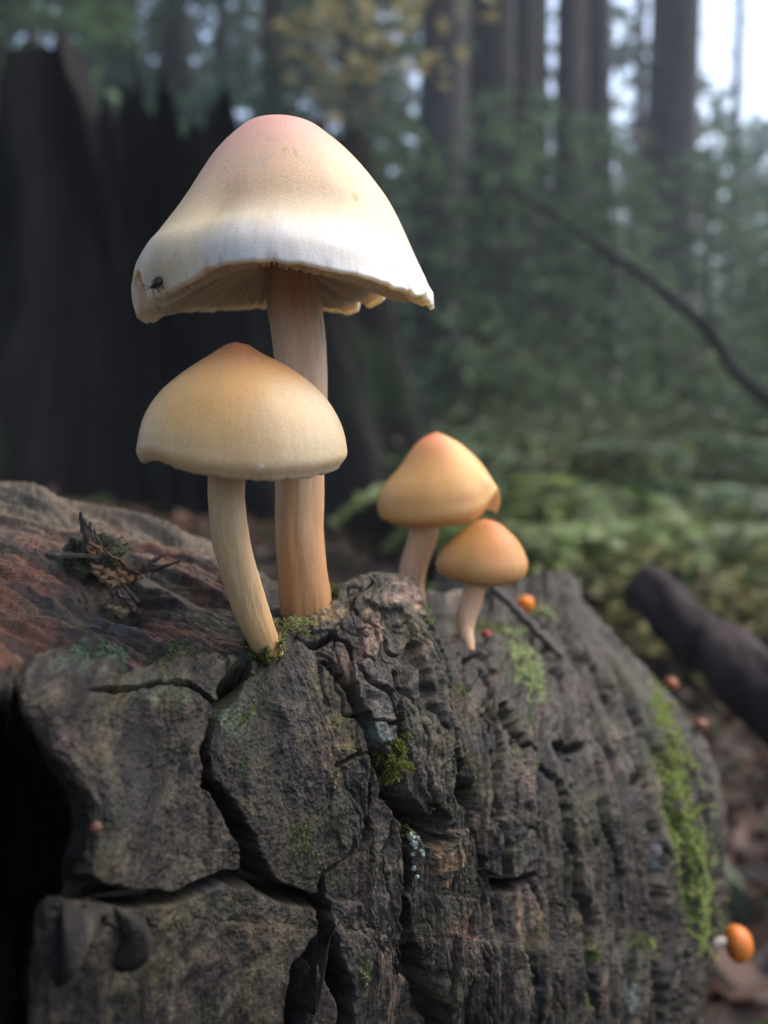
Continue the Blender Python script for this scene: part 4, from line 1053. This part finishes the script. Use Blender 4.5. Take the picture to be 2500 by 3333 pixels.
# ------------------------------------------------------------------ conifers, shrubs, ferns
def diamonds(pos, d, nrm, L, W, col, S):
    n = len(pos)
    d = d / (np.linalg.norm(d, axis=1)[:, None] + 1e-9)
    s = np.cross(d, nrm); s /= np.linalg.norm(s, axis=1)[:, None] + 1e-9
    L = np.broadcast_to(L, (n,))[:, None]; W = np.broadcast_to(W, (n,))[:, None]
    v = np.stack([pos, pos + d * L * 0.45 + s * W, pos + d * L, pos + d * L * 0.45 - s * W], 1).reshape(-1, 3)
    S.add(v, np.arange(4 * n).reshape(-1, 4), np.asarray(col).repeat(4, 0))
def conifer_meshes(seed, H, r0, first, n_limbs, green, dens=1.0, limb=2.4):
    rs = np.random.RandomState(seed)
    T = Soup(); L = Soup()
    n = 26; z = np.linspace(-0.3, H, n)
    path = np.stack([0.04 * np.sin(z * 0.6 + seed) + 0.02 * z * (rs.rand() - 0.5), 0.04 * np.cos(z * 0.5 + seed), z], -1)
    rad = r0 * (1 - np.clip(z, 0, H) / H) ** 0.8 + 0.01 + r0 * 0.6 * np.exp(-np.clip(z, 0, 9) / 0.25)
    v, f = tube(path, rad, 14); T.add(v, f, np.array([0.040, 0.035, 0.034]) * (1 + 0.2 * rs.normal(size=(len(v), 1))))
    for k in range(n_limbs):
        h = first + (H - first - 0.3) * ((k + rs.rand()) / n_limbs) ** 1.1
        az = k * 2.4 + rs.rand()
        ln = limb * (1 - h / H) ** 0.7 * (0.6 + 0.5 * rs.rand()) + 0.25
        b = np.array([np.interp(h, z, path[:, 0]), np.interp(h, z, path[:, 1]), h])
        dr = np.array([math.cos(az), math.sin(az), 0.15])
        t = np.linspace(0, 1, 7)[:, None]
        limb_p = b + dr * ln * t + np.array([0, 0, -0.38 * ln]) * t ** 2
        v, f = tube(limb_p, np.linspace(0.022, 0.004, 7) * (0.5 + r0 * 3), 5)
        T.add(v, f, [0.06, 0.052, 0.045])
        m = int(ln * 62 * dens)
        tt_ = rs.rand(m) ** 0.8 * 0.95 + 0.05
        bp = b + dr * ln * tt_[:, None] + np.array([0, 0, -0.38 * ln]) * tt_[:, None] ** 2
        side = np.array([-math.sin(az), math.cos(az), 0])
        sg = rs.choice([-1, 1], m)[:, None]
        wd = (0.10 + 0.42 * ln * 0.4 * (1 - tt_))[:, None]
        off = rs.rand(m, 1)
        pos = bp + side * sg * wd * off + dr * 0.3 * wd * off + np.array([0, 0, -0.25]) * wd * off + 0.03 * rs.normal(size=(m, 3))
        dd = side * sg * 0.8 + dr * 0.7 + np.array([0, 0, -0.35]) + 0.35 * rs.normal(size=(m, 3))
        nn = np.array([0, 0, 1.0]) + 0.5 * rs.normal(size=(m, 3))
        if m == 0: continue
        col = np.array(green) * (1 + 0.3 * rs.normal(size=(m, 1))) + 0.01 * rs.rand(m, 3)
        diamonds(pos, dd, nn, 0.12 + 0.10 * rs.rand(m), 0.022 + 0.02 * rs.rand(m), np.clip(col, 0.01, 0.3), L)
    return T.mesh('trunk', M_TRUNK), (L.mesh('crown', M_LEAF, False) if L.v else None)
CONIFERS = [conifer_meshes(1, 12, 0.11, 0.8, 54, (0.085, 0.150, 0.095), 0.75), conifer_meshes(2, 14, 0.16, 1.8, 50, (0.080, 0.142, 0.098), 0.75, 2.2),
            conifer_meshes(3, 5.0, 0.05, 0.3, 54, (0.10, 0.165, 0.080), 1.0, 1.3), conifer_meshes(4, 17, 0.24, 6.4, 36, (0.082, 0.14, 0.10), 0.7, 2.2)]
SNAG = conifer_meshes(9, 13, 0.10, 2.0, 26, (0.08, 0.1, 0.08), 0.0, 0.9)[:1]
CONIFERS.append(SNAG)
def gz(x, y): return float(ground_height(np.array([x]), np.array([y]))[0])
def tree(kind, px, dist, scale, rot, label, group):
    x = (px - 1250) / F * dist; y = dist
    e = tag(empty('conifer_tree', (x, y, gz(x, y))), label, 'tree', group)
    e.scale = (scale,) * 3; e.rotation_euler = (0, 0, rot)
    for nm, me in zip(('trunk', 'crown'), CONIFERS[kind]):
        o = bpy.data.objects.new(nm, me); COL.objects.link(o); o.parent = e
L_THIN = 'slender conifer with low drooping green boughs among the blurred trees'
L_TALL = 'tall bare lower trunk of a conifer among the blurred trees'
L_YOUNG = 'young bushy conifer filling the gap between blurred trunks'
KL = {0: L_THIN, 1: L_THIN, 2: L_YOUNG, 3: L_TALL, 4: 'leafless straight dark trunk with short dead limbs among the blurred trees'}
KG = {0: 'slender background conifers', 1: 'slender background conifers', 2: 'young background conifers', 3: 'tall bare background trunks', 4: 'dead leafless poles'}
TREES = [(3, 1425, 5.0, 0.62, 0.3), (3, 2165, 9.0, 1.0, 1.0), (4, 1925, 8.5, 1.2, 0.6), (4, 2342, 12.0, 0.75, 1.7), (2, 1790, 6.0, 0.5, 0.9), (2, 2270, 5.2, 0.42, 2.6),
         (3, 1180, 12.5, 1.0, 0.2), (2, 2030, 7.6, 0.45, 0.4), (0, 900, 7.0, 1.0, 1.1), (1, 620, 8.5, 1.0, 0.5), (2, 150, 3.6, 0.6, 2.9), (0, 40, 6.0, 1.0, 0.8),
         (1, -300, 7.5, 1.0, 1.3), (3, 400, 10, 1.0, 0.8), (4, 1745, 10, 1.1, 0.7), (2, 2480, 7.5, 0.50, 1.5), (2, 2620, 5.0, 0.35, 1.2), (3, 1475, 13, 1.0, 0.9),
         (4, 1560, 9, 1.1, 0.5), (4, 2030, 13, 1.0, 2.1), (3, 880, 17, 1.0, 0.3), (2, 2200, 11, 0.6, 1.6), (2, 1500, 7.5, 0.55, 0.3), (2, 2420, 12, 0.6, 0.3), (2, 1130, 6.5, 0.8, 1.5),
         (2, 1640, 4.4, 0.42, 0.3), (2, 1960, 4.6, 0.40, 1.9), (2, 1360, 4.2, 0.36, 2.4), (2, 2560, 3.6, 0.28, 1.0), (1, -900, 8, 1, 1), (3, -500, 12, 1, 2), (3, 1590, 6.4, 0.72, 0.9), (4, 1790, 6.2, 0.95, 2.2), (4, 2070, 10, 1.2, 2.9), (4, 1500, 6.9, 0.8, 0.2), (2, 480, 9, 0.9, 0.6), (0, 740, 10, 0.9, 2.6), (2, 320, 12, 1.0, 1.9), (4, 1660, 7.6, 1.2, 2.0), (4, 1850, 8.2, 1.0, 1.1)]
OWN = {(3, 1425): 'straight dark trunk standing just right of the tall mushroom cap', (3, 2165): 'thickest dark trunk rising beside the bright sky gap', (2, 150): 'grey green conifer boughs hanging above the dark stump'}
for kind, px, dist, sc, rot in TREES:
    own = OWN.get((kind, px))
    tree(kind, px, dist, sc, rot, own or KL[kind], None if own else KG[kind])

def far_wood():
    S = Soup(); rs = np.random.RandomState(5)
    n = 9000
    az = rs.uniform(-0.75, 0.75, n); dist = rs.uniform(20, 34, n)
    el = np.interp(az, [-0.8, -0.2, 0.1, 0.22, 0.28, 0.33, 0.37, 0.8], [0.60, 0.60, 0.56, 0.46, 0.36, 0.33, 0.29, 0.29]) * dist
    nz_ = n2(az * 14, 0 * az, 3, 3)
    low = rs.rand(n) < 0.74
    z = np.where(low, rs.rand(n) * 0.24 * dist, 0.20 * dist + rs.rand(n) * np.maximum(el + 1.5 * nz_ - 0.20 * dist, 0.3)) + 0.8
    x = np.sin(az) * dist; y = np.cos(az) * dist
    pos = np.stack([x, y, z], -1)
    d = rs.normal(size=(n, 3)) + [0, 0, -0.8]
    col = np.array([0.095, 0.155, 0.105]) * (1 + 0.3 * rs.normal(size=(n, 1)))
    m = 2400; az2 = rs.uniform(-0.75, 0.04, m); d2 = rs.uniform(16, 26, m)
    pos = np.vstack([pos, np.stack([np.sin(az2) * d2, np.cos(az2) * d2, 0.12 * d2 + rs.rand(m) * 0.5 * d2], -1)])
    d = np.vstack([d, rs.normal(size=(m, 3)) + [0, 0, -0.8]]); col = np.vstack([col, np.array([0.07, 0.11, 0.075]) * (1 + 0.3 * rs.normal(size=(m, 1)))]); n += m
    diamonds(pos, d, rs.normal(size=(n, 3)) + [0, -1.0, 0], 0.5 + 0.5 * rs.rand(n), 0.14 + 0.12 * rs.rand(n), np.clip(col, .01, .2), S)
    tag(link('distant_forest', S.mesh('distant_forest', M_LEAF, False)), 'dim green mass of far forest foliage behind every trunk', 'forest', kind='stuff')
far_wood()

def shrub_mesh(seed, n_stems, Hh, spread, leaf, col, colv, per=70):
    rs = np.random.RandomState(seed); T = Soup(); L = Soup()
    for k in range(n_stems):
        az = rs.rand() * 6.28; ln = Hh * ((0.6 + 0.5 * rs.rand()) if Hh < 1.5 else (0.98 + 0.12 * rs.rand()))
        tip = np.array([math.cos(az) * spread * rs.rand(), math.sin(az) * spread * rs.rand(), ln])
        p = catmull([[0, 0, -0.05], tip * [0.3, 0.3, 0.6], tip], 8)
        v, f = tube(p, np.linspace(0.008, 0.002, 8), 5); T.add(v, f, [0.08, 0.055, 0.035])
        m = per; t = (0.2 if Hh < 1.5 else 0.84) + (0.8 if Hh < 1.5 else 0.16) * rs.rand(m)
        b = np.stack([np.interp(t, np.linspace(0, 1, 8), p[:, q]) for q in range(3)], -1)
        b += rs.normal(size=(m, 3)) * spread * 0.16 * [1, 1, 0.5]
        d = rs.normal(size=(m, 3)) * [1, 1, 0.4]
        c = np.array(col) * (1 + colv * rs.normal(size=(m, 1))) + rs.rand(m, 1) * np.array([0.05, 0.03, 0.0])
        diamonds(b, d, rs.normal(size=(m, 3)) * 0.5 + [0, 0, 1], leaf * (0.6 + 0.8 * rs.rand(m)), leaf * 0.36 * (0.7 + 0.6 * rs.rand(m)), np.clip(c, 0.01, 0.5), L)
    return T.mesh('stem', M_TRUNK), L.mesh('foliage', M_LEAF, False)
SHRUBS = [shrub_mesh(1, 18, 0.34, 0.50, 0.032, (0.15, 0.19, 0.055), 0.5, 90), shrub_mesh(2, 18, 0.75, 0.6, 0.04, (0.08, 0.14, 0.07), 0.4, 90), shrub_mesh(3, 12, 0.20, 0.42, 0.035, (0.25, 0.33, 0.12), 0.5, 70), shrub_mesh(4, 9, 1.95, 0.55, 0.08, (0.26, 0.23, 0.12), 0.3, 16),
          shrub_mesh(5, 14, 0.42, 0.5, 0.03, (0.05, 0.085, 0.04), 0.45, 100), shrub_mesh(6, 10, 0.30, 0.5, 0.035, (0.20, 0.19, 0.07), 0.4, 60)]
def fern_mesh(seed, nf, L, col):
    rs = np.random.RandomState(seed); T = Soup(); Lf = Soup()
    for k in range(nf):
        az = 6.283 * k / nf + 0.4 * rs.rand(); ln = L * (0.7 + 0.5 * rs.rand())
        o = np.array([math.cos(az), math.sin(az), 0]); sdv = np.array([-math.sin(az), math.cos(az), 0])
        p = catmull([[0, 0, -0.02], o * ln * 0.35 + [0, 0, ln * 0.55], o * ln * 0.75 + [0, 0, ln * 0.6], o * ln + [0, 0, ln * 0.42]], 26)
        v, f = tube(p[::3], np.linspace(0.004, 0.001, 9), 4); T.add(v, f, [0.10, 0.09, 0.04])
        q = p[5:]; m = len(q); w = 0.30 * ln * np.sin(np.linspace(0.6, 3.0, m)) + 0.01
        for sg in (-1, 1):
            d = sdv * sg + o * 0.35 + np.array([0, 0, -0.25]) + 0.1 * rs.normal(size=(m, 3))
            c = np.array(col) * (1 + 0.25 * rs.normal(size=(m, 1)))
            diamonds(q, d, np.broadcast_to([0, 0, 1.0], (m, 3)) + 0.3 * rs.normal(size=(m, 3)), w, 0.016 + 0.006 * rs.rand(m), np.clip(c, .01, .5), Lf)
    return T.mesh('stem', M_TRUNK), Lf.mesh('fronds', M_LEAF, False)
SHRUBS += [fern_mesh(1, 11, 0.32, (0.17, 0.23, 0.075)), fern_mesh(2, 10, 0.38, (0.075, 0.13, 0.06))]
SL = {0: ('low yellow green shrub on the forest floor beyond the stump', 'low yellow green shrubs'), 1: ('dark green shrub rising in front of the background trunks', 'dark green shrubs'),
      6: ('bright arching fern among the low bushes beyond the stump', 'bright ferns'), 7: ('dark green arching fern among the low bushes', 'dark ferns'),
      4: ('deep green low bush between the brighter undergrowth', 'deep green low bushes'), 5: ('tan half withered low bush in the undergrowth', 'tan withered bushes'),
      2: ('pale green ground hugging bush beside the stump', 'pale ground bushes'), 3: ('sparse sapling with yellow autumn leaves behind the tall cap', None)}
def shrub(kind, px, dist, sc, rot):
    x = (px - 1250) / F * dist; y = dist
    nm_, ct_ = {3: ('maple_sapling', 'sapling'), 6: ('fern', 'fern'), 7: ('fern', 'fern')}.get(kind, ('shrub', 'shrub'))
    e = tag(empty(nm_, (x, y, gz(x, y))), SL[kind][0], ct_, SL[kind][1])
    e.scale = (sc,) * 3; e.rotation_euler = (0, 0, rot)
    for nm, me in zip(('stem', 'foliage' if kind < 6 else 'fronds'), SHRUBS[kind]):
        o = bpy.data.objects.new(nm, me); COL.objects.link(o); o.parent = e
for a in [(6, 1700, 1.5, 0.9, 0), (6, 1930, 1.8, 1.0, 1), (6, 2220, 1.7, 0.9, 2), (7, 1600, 2.0, 1.0, 0.5), (7, 1830, 2.4, 1.2, 1.5), (6, 2100, 2.3, 1.1, 0.7), (7, 2400, 2.1, 1.0, 2.2), (7, 2000, 2.9, 1.3, 0.1), (6, 1480, 2.4, 0.9, 1.9), (7, 2300, 2.9, 1.3, 1.0), (6, 2480, 1.6, 0.9, 0.3), (7, 1700, 3.1, 1.3, 2.0), (6, 1880, 3.4, 1.3, 0.9), (7, 1380, 1.9, 0.8, 0.6), (6, 1290, 2.6, 0.8, 2.0), (7, 1150, 2.2, 0.6, 0.1),
          (2, 1770, 1.5, 0.7, 0), (2, 2230, 1.75, 0.7, 2), (0, 1650, 2.2, 0.8, 3), (4, 1820, 2.3, 0.9, 4), (0, 2120, 2.5, 0.8, 5), (5, 2420, 2.0, 0.7, 6), (0, 1500, 2.9, 0.8, 1.5), (1, 1700, 3.8, 1.0, 0), (1, 2050, 3.5, 0.8, 1), (1, 2400, 3.2, 0.8, 2),
          (1, 1560, 5.0, 1.1, 3), (1, 2200, 4.6, 1.2, 5), (4, 1420, 2.0, 0.7, 1.1), (0, 1180, 3.2, 0.8, 0.4), (3, 1120, 3.3, 1.0, 0.7), (4, 2300, 2.6, 1.0, 0.2), (4, 1980, 2.9, 1.0, 0.9), (4, 1600, 3.1, 1.0, 2.5), (5, 2250, 1.25, 0.6, 0.6)]:
    shrub(*a)

for x, y, kind, sc, rot in [(-2.0, 0.3, 0, 0.8, 0.4), (-2.6, -1.5, 1, 0.9, 1.0), (-1.3, -2.6, 0, 0.8, 1.7), (-4.0, -3.0, 1, 1.0, 2.5)]:  # out of view, added so the stump's left bark gets less sky light
    e = tag(empty('conifer_tree', (x, y, gz(x, y))), 'unseen full boughed conifer added left of or behind the camera to block sky light', 'tree', 'unseen conifers added to block sky light')
    e.scale = (sc,) * 3; e.rotation_euler = (0, 0, rot)
    for nm, me in zip(('trunk', 'crown'), CONIFERS[kind]):
        o = bpy.data.objects.new(nm, me); COL.objects.link(o); o.parent = e
def leaf_litter():
    rs = np.random.RandomState(8); S = Soup(); n = 26000
    r = 0.35 + 5.5 * rs.rand(n) ** 1.6; a = rs.uniform(-1.15, 1.25, n)
    x = r * np.sin(a); y = r * np.cos(a) + 0.1
    z = ground_height(x, y) + 0.004 + 0.012 * rs.rand(n)
    ok = np.hypot(x - 0.03, y - 0.18) > 0.26
    x, y, z = x[ok], y[ok], z[ok]; n = len(x)
    d = rs.normal(size=(n, 3)) * [1, 1, 0.35]
    pal = np.array([[0.10, 0.05, 0.032], [0.06, 0.035, 0.026], [0.15, 0.085, 0.05], [0.05, 0.07, 0.03], [0.035, 0.025, 0.02], [0.13, 0.09, 0.075]])
    c = pal[rs.choice(6, n, p=[.27, .25, .12, .14, .15, .07])] * (1 + 0.3 * rs.normal(size=(n, 1)))
    diamonds(np.stack([x, y, z], -1), d, rs.normal(size=(n, 3)) * 0.4 + [0, 0, 1], 0.02 + 0.04 * rs.rand(n), 0.005 + 0.010 * rs.rand(n), np.clip(c, 0.008, 0.3), S)
    tag(link('leaf_litter', S.mesh('leaf_litter', M_LEAF, False)), 'red brown dead leaves and needles strewn over the forest floor', 'leaf litter', kind='stuff')
leaf_litter()
# dead limbs
def limb(name, label, pts, rad, col):
    path = catmull(pts, 40); path[1:-1] += RNG.normal(size=(38, 3)) * np.mean(rad) * 0.06
    rr = np.interp(np.linspace(0, 1, 40), np.linspace(0, 1, len(rad)), rad)
    v, f = tube(path, rr, 20)
    c = np.asarray(col) * (1 + 0.4 * fbm(v * 60, 3)[:, None])
    v[:800] += (0.12 * np.mean(rad) * fbm(v[:800] * 90, 3))[:, None] * RNG.normal(size=(1, 3))
    return tag(link(name, mesh_mixed(name, v, f, M_DARKWOOD, True, np.clip(c, .008, .4))), label, 'branch')
limb('fallen_limb', 'thick dark broken limb leaning up behind the right flank of the stump', [P(2095, 1905, 0.50), P(2200, 2000, 0.48), P(2330, 2120, 0.455), P(2500, 2260, 0.42), (0.30, 0.30, 0.17), (0.40, 0.22, 0.03), (0.45, 0.18, -0.04)],
     [0.014, 0.018, 0.021, 0.025, 0.028, 0.03, 0.03], (0.045, 0.034, 0.033))
limb('dead_branch', 'thin dark dead branch slanting down across the blurred forest', [P(1660, 625, 1.7), P(1800, 700, 1.65), P(2100, 900, 1.6), P(2300, 1070, 1.55), P(2500, 1300, 1.5), (1.05, 1.3, 0.15), (1.25, 1.25, -0.03)],
     [0.004, 0.007, 0.010, 0.012, 0.013, 0.014, 0.014], (0.04, 0.034, 0.034))

# ------------------------------------------------------------------ damp forest air
def haze():
    x0, x1, y0, y1, z0, z1 = -225, 225, -225, 225, -1.2, 19.5
    v = [(x, y, z) for z in (z0, z1) for y in (y0, y1) for x in (x0, x1)]
    f = [(0, 2, 3, 1), (4, 5, 7, 6), (0, 1, 5, 4), (2, 6, 7, 3), (0, 4, 6, 2), (1, 3, 7, 5)]
    m = bpy.data.materials.new('damp_air'); m.use_nodes = True
    nt = m.node_tree
    nt.nodes.remove(nt.nodes['Principled BSDF'])
    vol = nt.nodes.new('ShaderNodeVolumePrincipled')
    vol.inputs['Color'].default_value = (0.80, 0.88, 1.0, 1); vol.inputs['Density'].default_value = 0.008; vol.inputs['Anisotropy'].default_value = 0.2
    nt.links.new(vol.outputs[0], nt.nodes['Material Output'].inputs['Volume'])
    o = obj('haze', np.array(v, float), np.array(f), m, None, False)
    tag(o, 'thin bluish damp haze between the trees', 'haze', kind='stuff')
haze()
